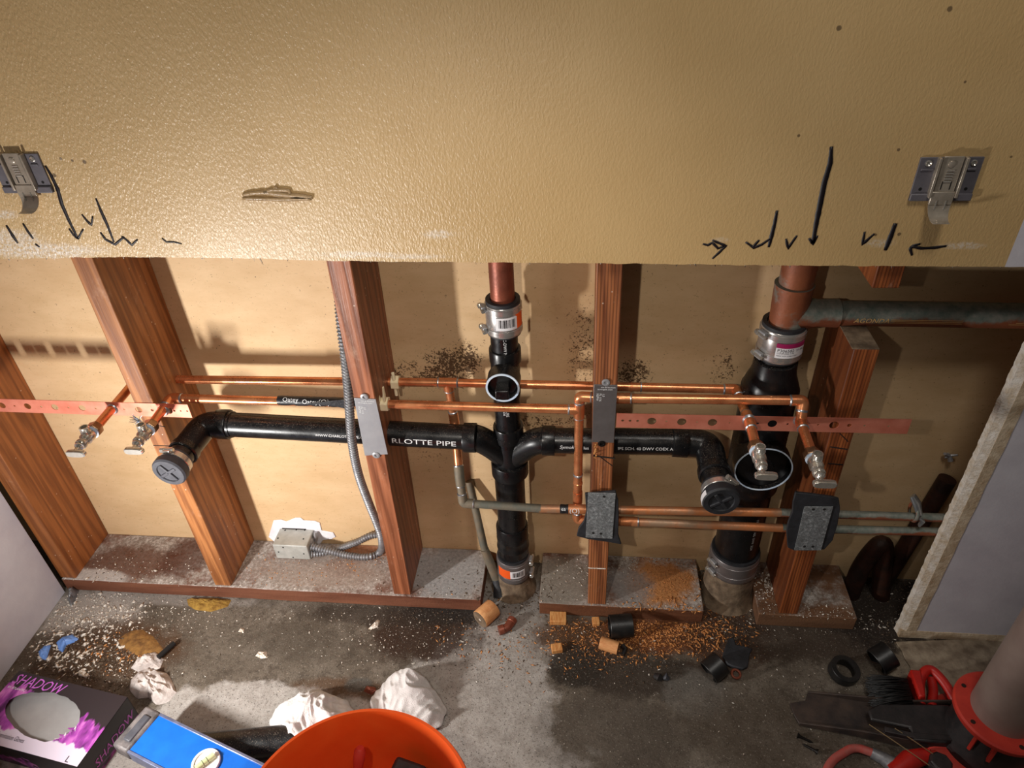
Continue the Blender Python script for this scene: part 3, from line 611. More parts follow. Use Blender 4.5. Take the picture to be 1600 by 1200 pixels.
# ------------------------------------------------------------------ shut-off valves
def make_valve(loc, label, var):
    o = thing('shutoff_valve', loc, label, 'valve', 'four angle shut-off valves'); p = V(loc); y = V((0, -1, 0))
    MB().lathe(p+y*-.004, y, [(0, .0125), (.0015, .0135), (.0135, .0135), (.015, .012)], 6, ph=.3).build('compression_nut', M['brass_nut'], o, bevel=.0006)
    MB().lathe(p+y*.011, y, [(0, .0112), (.0015, .0128), (.0035, .0128), (.005, .011)], 24).build('tape_ring', M['teflon'], o)
    b = MB().lathe(p+y*.015, y, [(0, .0098), (.004, .0112), (.018, .0112), (.022, .0085), (.026, .0082), (.028, .0098), (.033, .0098), (.0345, .0088)], 24).build('body', M['chrome'], o)
    q = p+y*.0245
    MB().lathe(q, (0, 0, 1), [(.004, .0088), (.011, .0088), (.0118, .0074), (.0124, .0074)]+[(.013+i*.0011, .0074 if i % 2 else .0082) for i in range(7)]+[(.0215, .0078), (.0215, .0056), (.012, .0054)], 20).build('outlet', M['chrome'], o)
    MB().lathe(p+y*.0485, y, [(0, .0066), (.002, .0082), (.005, .0082), (.0062, .0068), (.009, .0045)], 8).build('packing_nut', M['chrome'], o)
    MB().lathe(p+y*.055, y, [(0, .0035), (.014, .0035)], 12).build('stem', M['chrome'], o)
    hc = p+y*.0665+V((.002 if var else .004, 0, -.003)); m = MB(); R = []
    L, Wd = (.0175, .0062)
    for t, k in ((-.0045, .9), (-.003, 1.), (.003, 1.), (.0045, .86)):
        ring = []
        for i in range(24):
            th = 2*math.pi*i/24; cx, sx = math.cos(th), math.sin(th)
            ring.append(hc+V((math.copysign(abs(cx)**.6, cx)*L*k, t, math.copysign(abs(sx)**.6, sx)*Wd*k)))
        R.append(ring)
    m.rings(R).build('handle', M['chrome'], o); return o
make_valve(v1, 'chrome shut-off valve on the leftmost stub, in front of bare board', 1)
make_valve(v2, 'chrome shut-off valve with a foil tuft behind it, beside the left drain cap', 1)
make_valve(v3, 'chrome shut-off valve in front of the white-ringed black cleanout', 0)
make_valve(v4, 'rightmost chrome shut-off valve, in front of the striped stud', 0)
tf = thing('foil_tuft', v2+V((-.018, -.004, .012)), 'shredded silver tape tuft hanging behind the second valve from the left', 'foil')
m = MB()
for i in range(16):
    p = tf.location; d = V((random.uniform(-1, .8), random.uniform(-.6, .3), random.uniform(-.2, 1))).normalized()
    m.tube([p, p+d*.009+V((0, 0, random.uniform(-.003, .003))), p+d*.017], [.0012, .0016, .0004], 5, flat=.3)
m.build('shreds', M['solder'], tf)
MB().tube([tf.location, tf.location+V((.003, 0, -.012))], [.0035, .005], 8).build('knot', M['teflon'], tf)

# ------------------------------------------------------------------ black drain assemblies
def strip(par, name, mat, o, a, r, e0, th0, th1, u0, u1, t=.0004, n=14):
    # band-shaped sticker on a cylinder
    o = V(o); a = V(a).normalized(); e = V(e0); e = (e-a*e.dot(a)).normalized(); f = a.cross(e); m = MB(); R = []
    for i in range(n+1):
        th = th0+(th1-th0)*i/n; d = e*math.cos(th)+f*math.sin(th)
        R.append([o+a*u0+d*(r+t), o+a*u1+d*(r+t), o+a*u1+d*(r-.0005), o+a*u0+d*(r-.0005)])
    return m.rings(R).build(name, mat, par, ang=30)
cx, cy = .6835, .07
cs = thing('black_drain_stack', (cx-.012, cy, 0), 'central black plastic drain stack with its two side arms', 'drain pipe')
def czx(z): return .686+(z-.75)*.012                            # the stack leans very slightly
zz = lambda py, r=.028: on_y(790, py, cy-r).z
def vcyl(par, name, z0, z1, prof, mat, n=36):
    MB().lathe(V((czx(z0), cy, z0)), (0, 0, 1), prof(z1-z0), n).build(name, mat, par)
straight = lambda r: (lambda L: [(0, r), (L, r)])
hub = lambda r, b=.0025: (lambda L: [(0, r-b), (.002, r), (L-.002, r), (L, r-.0008), (L, r-b-.002)])
vcyl(cs, 'pipe', .60, .70, straight(.0242), M['abs'])
vcyl(cs, 'hub', .624, .652, hub(.0285), M['abs'])
vcyl(cs, 'tee_body', .545, .63, lambda L: [(0, .0245), (.01, .0262), (L-.01, .0262), (L, .0258)], M['abs'])
zt = .606
tb = V((czx(zt), cy, zt))
MB().lathe(tb, (0, -1, 0), [(0, .026), (.022, .026), (.026, .0295), (.0585, .0295), (.0585, .0262), (.035, .0258)], 40, cap0=False).build('cleanout_branch', M['abs'], cs)
MB().lathe(tb+V((0, -.0575, 0)), (0, -1, 0), [(0, .0262), (.0016, .0262), (.0018, .0296), (0, .0297)], 44, False, False).build('primer_ring', M['ring_blue'], cs)
tp_ = MB().lathe(tb+V((0, -.040, 0)), (0, -1, 0), [(0, .0256), (.006, .0256), (.0075, .0235), (.0075, .012)], 36).build('test_plug', M['abs'], cs)
pc_ = tb+V((0, -.058, -.006))
MB().obox(pc_, (1, 0, 0), (0, 1, 0), (0, 0, 1), .0235, .03, .019).build('plug_lug', M['abs'], tp_, bevel=.002)
vcyl(cs, 'pipe', .46, .56, straight(.0242), M['abs'])
vcyl(cs, 'hub', .455, .476, hub(.029), M['abs'])
vcyl(cs, 'double_wye_body', .372, .458, lambda L: [(0, .0305), (L*.5, .0285), (L*.82, .0262), (L*.84, .029), (L, .029)], M['abs'])
vcyl(cs, 'hub', .352, .385, hub(.0368, .003), M['abs'])
vcyl(cs, 'pipe', .19, .362, straight(.0302), M['abs'])
vcyl(cs, 'coupling', .118, .205, lambda L: [(0, .0325), (.004, .034), (.018, .034), (.021, .0352), (.026, .0352), (.029, .034), (.048, .034), (.050, .0348), (.054, .034), (L-.003, .034), (L, .0325), (L, .031)], M['abs'])
vcyl(cs, 'pipe', .03, .125, straight(.0302), M['abs'])
def arm_curve(sg, x_end, z_end, y_end):
    p0 = V((czx(.38), cy, .385)); p1 = V((czx(.38)+sg*.03, cy-.004, .430)); p2 = V((czx(.4)+sg*.055, y_end, z_end)); p3 = V((x_end, y_end, z_end))
    pts = [p0]; 
    for k in range(1, 13):
        t = k/12; pts.append((1-t)**3*p0+3*(1-t)**2*t*p1+3*(1-t)*t*t*p2+t**3*p3)
    return pts
aL0 = on_y(742, 684, .05); aR0 = on_y(850, 688, .05)
for sg, q in ((-1, aL0), (1, aR0)):
    MB().tube(arm_curve(sg, q.x, q.z, .05), .0255, 28).build('curved_arm', M['abs'], cs)
    MB().lathe(q-V((sg*.004, 0, 0)), (sg, 0, 0), [(0, .0262), (.0015, .0285), (.0235, .0285), (.025, .0278), (.025, .0245)], 32).build('hub', M['abs'], cs)
# left arm
dL = V((on_y(356, 662, .05).x, .05, .4755))
MB().tube([aL0, dL], .0242, 32).build('arm_pipe', M['abs'], cs)
capL = on_y(266, 735, -.068); capR = on_y(1126, 780, -.078)
eL = V((capL.x+.006, .05, .4755))
lp = [dL+V((.01, 0, 0)), V((dL.x-.008, .05, .4755))]+bend([V((dL.x-.012, .05, .4755)), V((eL.x+.012, .046, .474)), V((capL.x+.004, -.012, capL.z+.003))], .05, 12)
MB().tube(lp, .0262, 28).build('elbow', M['abs'], cs)
MB().lathe(dL+V((-.022, 0, 0)), (1, 0, 0), [(0, .026), (.002, .0295), (.024, .0295), (.026, .0285), (.026, .025)], 32).build('hub', M['abs'], cs)
dstL = (capL-V((capL.x+.004, -.012, capL.z+.003))).normalized()
MB().lathe(V((capL.x+.0042, -.008, capL.z+.003)), dstL, [(0, .0262), (.002, .0285), (.014, .0285), (.016, .0262)], 32).build('hub', M['abs'], cs)
MB().tube([V((capL.x+.004, -.012, capL.z+.003)), capL-dstL*.004], .0242, 28).build('arm_pipe', M['abs'], cs)
# right arm
dR = V((on_y(1062, 690, .05).x, .05, .462))
MB().tube([aR0, dR], .0242, 32).build('arm_pipe', M['abs'], cs)
rp = [dR-V((.012, 0, 0)), dR+V((.006, 0, 0))]+bend([dR+V((.01, 0, 0)), V((capR.x-.006, .046, .461)), V((capR.x-.003, -.012, capR.z+.002))], .05, 12)
MB().tube(rp, .0262, 28).build('elbow', M['abs'], cs)
MB().lathe(dR-V((.014, 0, 0)), (1, 0, 0), [(0, .025), (.001, .0285), (.026, .029), (.03, .0265)], 32).build('hub', M['abs'], cs)
dstR = (capR-V((capR.x-.003, -.012, capR.z+.002))).normalized()
MB().lathe(V((capR.x-.003, -.005, capR.z+.002)), dstR, [(0, .0262), (.002, .029), (.016, .029), (.018, .0262)], 32).build('hub', M['abs'], cs)
MB().tube([V((capR.x-.003, -.012, capR.z+.002)), capR-dstR*.004], .0242, 28).build('arm_pipe', M['abs'], cs)
# print on the pipes
fr = (.0, -1, .12)
axL = (aL0-dL).normalized()
t0 = V((on_y(613, 690, .03).x, .05+(.4755-.4755), 0)); 
def axis_pt(px, py): 
    q = on_y(px, py, .026); k = (q.x-dL.x)/(aL0.x-dL.x); return dL.lerp(aL0, k)
text('pipe_print', 'RLOTTE PIPE', .0155, M['print'], cs, on_cyl(axis_pt(611, 688), axL, .0242, (0, -1, .0), -.003), xs=1.42)
text('pipe_print', 'WWW.CHARLOTTEPIPE.COM', .0075, M['print'], cs, on_cyl(axis_pt(492, 680), axL, .0242, (0, -1, 0), .003), xs=1.05)
axR = (dR-aR0).normalized()
def axis_r(px): 
    q = on_y(px, 690, .026); k = (q.x-aR0.x)/(dR.x-aR0.x); return aR0.lerp(dR, k)
text('pipe_print', 'IPS SCH. 40 DWV COEX AB', .0085, M['print'], cs, on_cyl(axis_r(966), axR, .0242, (0, -1, 0), .0), xs=1.02)
text('pipe_print', 'Symok', .010, M['print'], cs, on_cyl(axis_r(874), axR, .0242, (0, -1, 0), .001), shear=.3)
text('pipe_print', 'lus', .009, M['print'], cs, on_cyl(axis_r(912), axR, .0242, (0, -1, 0), .0))
def vtext(par, s, size, x, y, z, r, th=0.):
    o = V((x, y, z)); a = V((0, 0, -1)); e = V((math.sin(th), -math.cos(th), 0)); f = V((math.cos(th), math.sin(th), 0))
    text('pipe_print', s, size, M['print'], par, lambda u, v: o+a*u+(e*math.cos(v/r)+f*math.sin(v/r))*(r+.0004))
vtext(cs, 'VC-DWV MP', .0075, czx(.67), cy, .688, .0242, .02)
vtext(cs, 'PSURE', .0075, czx(.5), cy, .535, .0242, .02); vtext(cs, 'FOR', .0065, czx(.5), cy, .529, .0242, -.22); vtext(cs, 'O', .0065, czx(.5), cy, .549, .0242, .0)
zc = on_y(790, 800, .04).z
MB().torus(V((czx(zc)+.006, cy-.0298, zc-.02)), (.2, -1, 0), .0028, .0004, 20, 6).build('mould_mark', M['abs_scrap'], cs)

# rubber end caps with hose clamps
def end_cap(c, d, label, screw, rub='rubber_grey'):
    c = V(c); d = V(d).normalized(); o = thing('drain_end_cap', c, label, 'cap', 'rubber drain caps')
    MB().lathe(c-d*.030, d, [(0, .0262), (.0, .0285), (.020, .0285), (.022, .0325), (.034, .0325), (.0375, .030), (.0375, .0222), (.035, .0212), (.0345, .004)], 40).build('rubber_cap', M[rub], o)
    f0 = c+d*.0052; a, e1, e2 = frame(d)
    m = MB()
    for th in (.6, .6+math.pi/2):
        w = e1*math.cos(th)+e2*math.sin(th); m.obox(f0, w, a.cross(w), a, .042, .0065, .006)
    m.build('cross_rib', M[rub], o, bevel=.0015)
    MB().lathe(c-d*.026, d, [(0, .0288), (.0008, .0296), (.0112, .0296), (.012, .0288)], 44).build('clamp_band', M['steel'], o)
    sd = V(screw[0]); sd = (sd-d*sd.dot(d)).normalized(); tn = d.cross(sd); p = c-d*.020+sd*.033
    cl = MB(); cl.obox(p-sd*.001, tn, d, sd, .017, .0125, .006); cl.build('clamp_housing', M['chrome'], o, bevel=.0012)
    MB().lathe(p-tn*.013*screw[1], tn*screw[1], [(0, .0032), (.020, .0032), (.020, .0048), (.027, .0048)], 8).build('clamp_screw', M['chrome'], o)
    return o
end_cap(capL, dstL, 'grey rubber cap with hose clamp on the left drain arm end', ((-.15, 0, 1), 1))
eR = end_cap(capR, dstR, 'dark rubber cap with hose clamp and white sticker on the right drain arm end', ((.75, 0, .9), 1), 'rubber')
strip(eR, 'sticker', M['label_w'], capR-dstR*.0, dstR, .0325, (-1, 0, .1), -.5, .4, -.004, .006)

# copper vent above the central stack
cv = thing('copper_vent_pipe', (czx(.75), cy, .70), 'reddish old copper vent pipe above the central stack', 'pipe')
MB().lathe(V((czx(.72), cy, .715)), (0, 0, 1), [(0, .0207), (.9, .0207)], 36).build('pipe', M['copper_d'], cv)
def band_coupling(name, x, y, z0, z1, r, label, stick, screw_dir, clamps, mat='steel', rub='rubber', lugs=None):
    o = thing(name, (x, y, z0), label, 'coupling'); H = z1-z0
    MB().lathe(V((x, y, z0-.003)), (0, 0, 1), [(0, r-.009), (0, r-.001), (H+.009, r-.001), (H+.009, r-.0085)], 40, False, False).build('rubber_sleeve', M[rub], o)
    MB().lathe(V((x, y, z0)), (0, 0, 1), [(0, r), (.001, r+.0006), (H-.001, r+.0006), (H, r)], 44).build('shield', M[mat], o)
    for u in clamps:
        z = z0+H*u; k = MB().lathe(V((x, y, z-.0055)), (0, 0, 1), [(0, r+.0006), (.0006, r+.0016), (.0104, r+.0016), (.011, r+.0006)], 44).build('clamp_band', M[mat], o)
        sd = V(screw_dir).normalized(); tn = V((0, 0, 1)).cross(sd); p = V((x, y, z))+sd*(r+.006)
        MB().obox(p-sd*.0015, tn, V((0, 0, 1)), sd, .016, .012, .007).build('housing', M['zinc'], k, bevel=.001)
        MB().lathe(p+sd*.001-tn*.008, tn*-1, [(-.022, .0028), (0, .0032), (0, .0052), (.005, .0052), (.006, .0042)], 8).build('screw', M['chrome'], k)
    return o
bc = band_coupling('shielded_coupling', czx(.71), cy, .688, .745, .0305, 'shielded steel coupling with barcode label between copper vent and black stack', None, (-.95, -.32, 0), (.86, .14))
def barcode(par, x, y, z0, r, th0, th1, za, zb, mat_w='label_w', bars=14, slope=0., front=(0, -1, 0)):
    strip(par, 'label', M[mat_w], V((x, y, z0)), (0, 0, 1), r+.0016, front, th0, th1, za, zb)
    rnd = random.Random(3); th = th0+(th1-th0)*.14
    m = MB()
    while th < th1-(th1-th0)*.1:
        w = rnd.choice((.008, .014, .022))*1.6; e = V(front).normalized(); f = V((0, 0, 1)).cross(e); q = [e*math.cos(t)+f*math.sin(t) for t in (th, th+w)]
        rr = r+.0024; zc0, zc1 = za+(zb-za)*.22, zb-(zb-za)*.12; o = V((x, y, z0)); Z = V((0, 0, 1))
        m.add([o+q[0]*rr+Z*zc0, o+q[1]*rr+Z*zc0, o+q[1]*rr+Z*zc1, o+q[0]*rr+Z*zc1], [(0, 1, 2, 3)])
        th += w+rnd.choice((.01, .018, .028))*1.6
    m.build('barcode', M['marker'], par, sharp=False)
barcode(bc, czx(.71), cy, .688, .0305, -.32, .86, .017, .041)
strip(bc, 'label_edge', M['label_o'], V((czx(.71), cy, .688)), (0, 0, 1), .032, (0, -1, 0), .82, 1.35, .017, .044)
bb = band_coupling('shielded_coupling', czx(.07)-.001, cy, .046, .108, .0355, 'shielded coupling with orange label at the foot of the central stack', None, (.96, -.12, 0), (.82, .16), 'zinc2')
barcode(bb, czx(.07)-.001, cy, .046, .0355, -.10, .82, .022, .044)
strip(bb, 'label_edge', M['label_o'], V((czx(.07)-.001, cy, .046)), (0, 0, 1), .037, (0, -1, 0), -.95, -.1, .02, .047)
tag(MB().lathe(V((czx(0)-.002, cy, 0)), (0, 0, 1), [(0, .052), (.012, .046), (.02, .039), (.05, .0335)], 36).build('cast_iron_stub', M['cast']), 'dirty iron pipe stub under the orange-labelled coupling', 'pipe')

# right stack
rx, ry = 1.158, .08
rs = thing('copper_vent_tee', (rx, ry, .69), 'greenish old copper tee with a long side pipe running right', 'pipe')
MB().lathe(V((rx+.002, ry, .76)), (0, 0, 1), [(0, .0272), (.8, .0272)], 36).build('pipe', M['copper_o'], rs)
MB().lathe(V((rx, ry, .685)), (0, 0, 1), [(0, .0275), (.025, .0285), (.06, .0300), (.080, .0305), (.091, .0312), (.092, .027)], 40).build('tee_body', M['copper_o'], rs)
zb = .722
MB().lathe(V((rx, ry, zb)), (1, 0, 0), [(0, .028), (.035, .0255), (.045, .0232), (.078, .0235), (.079, .0207)], 36).build('tee_branch', M['copper_o'], rs)
MB().lathe(V((rx+.075, ry, zb)), (1, 0, -.006), [(0, .0207), (.55, .0207)], 36).build('side_pipe', M['copper_o'], rs)
text('pipe_print', 'AGONDA', .0125, M['print_gold'], rs, on_cyl(V((rx+.098, ry, zb)), (1, 0, -.006), .0207, (0, -1, .1), -.008), shear=.2)
m = MB()
for k in range(3):
    fn = on_cyl(V((rx+.155, ry, zb)), (1, 0, -.006), .0207, (0, -1, .1), -.008)
    for u0, u1 in ((0., .11), (.18+.01*k, .225)): m.add([fn(u0, .003*k), fn(u1, .003*k), fn(u1, .003*k+.0009), fn(u0, .003*k+.0009)], [(0, 1, 2, 3)])
m.build('printed_lines', M['print_gold'], rs, sharp=False)
bm_ = band_coupling('shielded_coupling', rx-.003, ry, .642, .70, .0365, 'shielded steel coupling with magenta label on the right stack', None, (-.9, -.45, 0), (.84, .14))
strip(bm_, 'label', M['label_w'], V((rx-.003, ry, .642)), (0, 0, 1), .0382, (0, -1, 0), -.42, .95, .014, .034)
strip(bm_, 'label_stripe', M['label_m'], V((rx-.003, ry, .642)), (0, 0, 1), .0386, (0, -1, 0), -.42, .9, .034, .042)
def lbl(par, s, size, u0, z):
    o = V((rx-.003, ry, .642)); r = .0389
    text('label_print', s, size, M['marker'], par, lambda u, v: o+V((math.sin(u0+u/r)*r, -math.cos(u0+u/r)*r, z+v)))
lbl(bm_, 'P306582', .008, -.36, .0265); lbl(bm_, 'COUPLING 3 IN', .004, -.36, .0225); lbl(bm_, '77 092', .006, .45, .0265); lbl(bm_, 'MADE WITH SHIELD ONLY', .003, -.36, .018)
rd = thing('black_drain_stack', (rx-.004, ry, 0), 'right black drain stack with a white-ringed cleanout', 'drain pipe')
def rcyl(name, z0, prof, mat='abs', n=40): return MB().lathe(V((rx-.004+.0*(z0), ry, z0)), (0, 0, 1), prof, n).build(name, M[mat], rd)
rcyl('pipe', .60, [(0, .0302), (.07, .0302)])
rcyl('reducer', .555, [(0, .050), (.012, .0505), (.03, .0455), (.045, .040), (.055, .0375), (.075, .0365), (.078, .031)])
rcyl('tee_body', .36, [(0, .0455), (.01, .0485), (.19, .0485), (.2, .050), (.212, .050), (.215, .046)])
rcyl('hub', .335, [(0, .045), (.003, .0515), (.04, .0515), (.043, .048)])
rcyl('pipe', .10, [(0, .0445), (.26, .0445)])
zr = .432; tr = V((rx-.006, ry, zr))
MB().lathe(tr, (0, -1, 0), [(0, .047), (.035, .047), (.04, .0515), (.066, .0515), (.066, .048), (.055, .0475)], 44, False).build('cleanout_branch', M['abs'], rd)
MB().lathe(tr+V((0, -.0655, 0)), (0, -1, 0), [(0, .0488), (.0014, .0488), (.0016, .0512), (0, .0514)], 48, False, False).build('primer_ring', M['ring_blue'], rd)
MB().lathe(tr+V((0, -.052, 0)), (0, -1, 0), [(0, .048), (.005, .048), (.007, .045), (.007, .02), (.012, .018), (.012, .004)], 44).build('cleanout_plug', M['abs'], rd)
vtext(rd, 'PIPE  3 IN  ABS  DWV  SCH', .0075, rx-.004, ry, .275, .0445, .35)
br = band_coupling('shielded_coupling', rx-.004, ry, .088, .142, .0505, 'wide worn band coupling at the foot of the right stack', None, (-.9, -.5, 0), (.72, .2), 'zinc2')
tag(MB().lathe(V((rx-.006, ry, 0)), (0, 0, 1), [(0, .066), (.01, .058), (.03, .053), (.09, .050)], 40).build('cast_iron_stub', M['cast']), 'rust-flaked iron hub under the wide band coupling', 'pipe')
# old trap and pipe fittings at far right inside the cavity
tr_ = thing('rusty_trap_pipe', on_z(1420, 905, 0), 'dark rusty bent waste pipe low in the right cavity', 'pipe')
q0, q1, q2, q3 = on_y(1343, 890, .09), on_y(1362, 850, .085), on_y(1402, 848, .09), on_y(1425, 790, .11)
MB().tube(bend([V((q0.x, .09, 0)), V((q0.x, .09, .10)), V(((q0.x+q2.x)/2, .09, .185)), V((q2.x-.01, .09, .09)), V((q2.x+.01, .09, 0))], .07, 10), .019, 24).build('trap_bend', M['rust'], tr_)
MB().tube([V((q2.x+.01, .10, .02)), V((q2.x+.06, .115, .33))], .017, 20).build('tail_pipe', M['rust'], tr_)
wg = thing('wing_clamp', on_y(1432, 805, .005), 'greyish metal wing clamp holding the two low pipes at far right', 'clamp')
p = wg.location
MB().tube([p+V((-.008, .02, .03)), p+V((0, .012, .018)), p+V((.006, 0, .0))], [.008, .011, .007], 12, flat=.5).build('upper_wing', M['solder'], wg)
MB().tube([p+V((.006, 0, -.006)), p+V((.014, -.002, -.012)), p+V((.012, 0, -.026))], [.005, .007, .005], 12, flat=.5).build('lower_wing', M['solder'], wg)
MB().torus(p+V((0, .012, -.004)), (1, 0, 0), .017, .003, 24, 8).build('ring', M['copper_o'], wg)
wt = thing('toggle_anchor', on_y(1483, 712, D-.006), 'small metal toggle anchor stuck in the dark cavity board', 'anchor')
p = wt.location; m = MB(); m.tube([p+V((-.012, -.004, .008)), p, p+V((.004, -.004, -.010))], [.003, .0045, .005], 8); m.tube([p+V((-.009, -.004, -.002)), p, p+V((.012, -.005, .007))], [.002, .003, .002], 8); m.build('wings', M['zinc'], wt)
MB().lathe(p+V((0, 0, 0)), (0, 1, 0), [(-.004, .003), (.006, .003)], 8).build('bolt', M['zinc'], wt)

# ------------------------------------------------------------------ face plates and pads
def face_plate(name, pts, y, t, mat, label, holes, rim=True, cat='plate'):
    q = [on_y(x, z, y) for x, z in pts]                       # tl, tr, br, bl
    o = thing(name, (q[2]+q[3])/2, label, cat)
    MB().hexa([q[3], q[2], q[2]+V((0, t, 0)), q[3]+V((0, t, 0)), q[0], q[1], q[1]+V((0, t, 0)), q[0]+V((0, t, 0))]).build('sheet', M[mat], o, bevel=.0004)
    return o, q
o, q = face_plate('nail_plate', ((553, 622), (587, 624), (606, 710), (570, 712)), -.0016, .0015, 'zinc', 'bare grey steel nail plate on the third stud', 2)
for u, vv in ((.5, 1.03), (.5, .0)):
    p = q[3].lerp(q[2], u).lerp(q[0].lerp(q[1], u), vv); MB().lathe(p+V((0, .001, 0)), (0, -1, 0), [(0, .0072), (.0022, .0072), (.003, .006), (.003, .003), (.001, .0025)], 20).build('screw_boss', M['zinc'], o)
def plate_text(o, q, mat):
    ex = (q[1]-q[0]).normalized(); ez = (q[0]-q[3]).normalized()
    f1 = lambda px, pz: (lambda u, v: q[0]+ex*(px+u)+ez*(-pz+v)+V((0, -.0005, 0)))
    text('stamp', 'use & location', .0042, M['print'], o, f1(.012, .006)); text('stamp', 'strongtie.com', .0042, M['print'], o, f1(.006, .0105), xs=1.1)
    for k, s in enumerate(('NSPW', 'FL 1/16', '1.0')):
        text('stamp', s, .0055, M['print'], o, (lambda k: (lambda u, v: q[0]+ex*(.005+.005*k+v)+ez*(-.018-u)+V((0, -.0005, 0))))(k))
plate_text(o, q, None)
o, q = face_plate('nail_plate', ((928, 601), (965, 602), (959, 692), (925, 691)), -.0016, .0015, 'zinc2', 'steel nail plate reflecting copper red on the striped middle stud', 2)
for u, vv in ((.5, 1.04), (.45, -.02)):
    p = q[3].lerp(q[2], u).lerp(q[0].lerp(q[1], u), vv); MB().lathe(p+V((0, .001, 0)), (0, -1, 0), [(0, .0068), (.002, .0068), (.0026, .0055), (.0026, .0035), (.001, .003)], 20).build('screw_boss', M['zinc'] if vv > .5 else M['iron'], o)
plate_text(o, q, None)
def pad(pts, y, t, label):
    return tag(MB().prism([on_y(a, b, y) for a, b in pts], (0, t, 0)).build('rubber_pad', M['rubber'], bevel=.0012), label, 'pad')
yD = -.012
pad(((914, 772), (962, 768), (966, 782), (967, 802), (966, 836), (971, 851), (955, 848), (920, 843), (901, 838), (904, 826), (912, 815), (916, 800)), yD, .0055, 'black rubber pad behind the galvanised plate on the middle stud')
o, q = face_plate('galvanised_plate', ((919, 770), (962, 771), (957, 842), (915, 840)), yD-.002, .0016, 'galv', 'mottled galvanised plate low on the striped middle stud', 0)
for px, py in ((927, 833), (939, 834), (944, 776)): MB().lathe(on_y(px, py, yD-.0021)+V((0, .0004, 0)), (0, -1, 0), [(0, .003), (.0006, .0028)], 10).build('nail_slot', M['hole'], o)
pad(((1243, 770), (1262, 772), (1300, 777), (1311, 780), (1313, 795), (1309, 820), (1301, 845), (1288, 859), (1262, 861), (1240, 860), (1231, 856), (1229, 832), (1231, 818), (1238, 800), (1239, 785)), yD, .0055, 'black rubber pad behind the galvanised plate on the right stud')
o, q = face_plate('galvanised_plate', ((1257, 792), (1302, 792), (1283, 860), (1241, 860)), yD-.002, .0016, 'galv', 'galvanised plate on the right stud, in dim light', 0)
for px, py in ((1271, 796), (1288, 796), (1257, 854), (1270, 854)): MB().lathe(on_y(px, py, yD-.0021)+V((0, .0004, 0)), (0, -1, 0), [(0, .003), (.0006, .0028)], 10).build('nail_slot', M['hole'], o)

# ------------------------------------------------------------------ flexible conduit and junction box
def flex(par, name, pts, r=.0076, pitch=.0064):
    pts = [V(p) for p in pts]
    Q = []                                                     # Catmull-Rom resample
    P = [pts[0]*2-pts[1]]+pts+[pts[-1]*2-pts[-2]]
    for i in range(1, len(P)-2):
        for k in range(24):
            t = k/24; a, b, c, d = P[i-1], P[i], P[i+1], P[i+2]
            Q.append(.5*((2*b)+(c-a)*t+(2*a-5*b+4*c-d)*t*t+(3*b-a-3*c+d)*t**3))
    Q.append(pts[-1]); L = [0.]
    for a, b in zip(Q, Q[1:]): L.append(L[-1]+(b-a).length)
    n = int(L[-1]/pitch*6); out = []; rr = []; j = 0
    for i in range(n+1):
        s = L[-1]*i/n
        while j < len(L)-2 and L[j+1] < s: j += 1
        k = (s-L[j])/max(1e-9, L[j+1]-L[j]); out.append(Q[j].lerp(Q[j+1], k)); rr.append(r*(1+.17*math.sin(2*math.pi*s/pitch)))
    return MB().tube(out, rr, 14).build(name, M['flex'], par, sharp=False)
fc = thing('flexible_conduit', on_z(570, 872, .038), 'ribbed grey flexible conduit running down the third stud to the junction box', 'conduit')
flex(fc, 'armour', [on_y(528, 440, .05), on_y(532, 500, .03), on_y(538, 550, .012), on_y(543, 600, .006), on_y(546, 640, .002), on_y(550, 690, .004), on_y(560, 740, .012), on_y(576, 785, .03), on_y(590, 820, .045), on_y(597, 845, .055), on_z(594, 862, .05), on_z(575, 870, .045), on_z(545, 868, .046), on_z(515, 861, .056), on_z(486, 854, .07)])
f2 = thing('flexible_conduit', on_z(540, 858, .038), 'second grey conduit curving from the junction box behind the third stud', 'conduit')
flex(f2, 'armour', [on_z(486, 866, .056), on_z(505, 864, .05), on_z(530, 857, .05), on_y(558, 847, .115), on_y(585, 836, .122), V((.425, .122, .088))], .0072)
x0, x1, y0, z1 = .112, .195, .084, .086
jb = thing('junction_box', ((x0+x1)/2, .11, PZ), 'grey metal junction box set into the white filler on the sole plate', 'electrical box')
MB().box(x0, x1, y0, D+.004, PZ+.001, z1).build('box_shell', M['box_paint'], jb, bevel=.0022)
MB().box(x0+.006, x1-.018, D-.004, D-.0005, z1-.0005, z1+.0022).build('gap', M['hole'], jb)
for u, v in ((.08, .62), (.18, .15), (.82, .6), (.5, .1), (.75, .1)): MB().lathe(V((x0+(x1-x0)*u, y0+(D-y0)*(1-v), z1+.0002)), (0, 0, 1), [(-.001, .0019), (.0003, .0019)], 10).build('punch_hole', M['hole'], jb)
for u, v in ((.12, .5), (.85, .45), (.5, .15), (.3, .85)): MB().lathe(V((x0+(x1-x0)*u, y0-.0002, PZ+(z1-PZ)*v)), (0, -1, 0), [(-.001, .0019), (.0003, .0019)], 10).build('punch_hole', M['hole'], jb)
MB().lathe(V((x1-.001, .112, .068)), (1, 0, 0), [(0, .011), (.003, .011), (.004, .008)], 16).build('knockout', M['zinc'], jb)
MB().tube([V((x1+.002, .128, .06)), V((x1+.006, .126, .075)), V((x1+.006, .13, .084))], [.008, .009, .007], 12, flat=.6).build('connector', M['zinc'], jb)

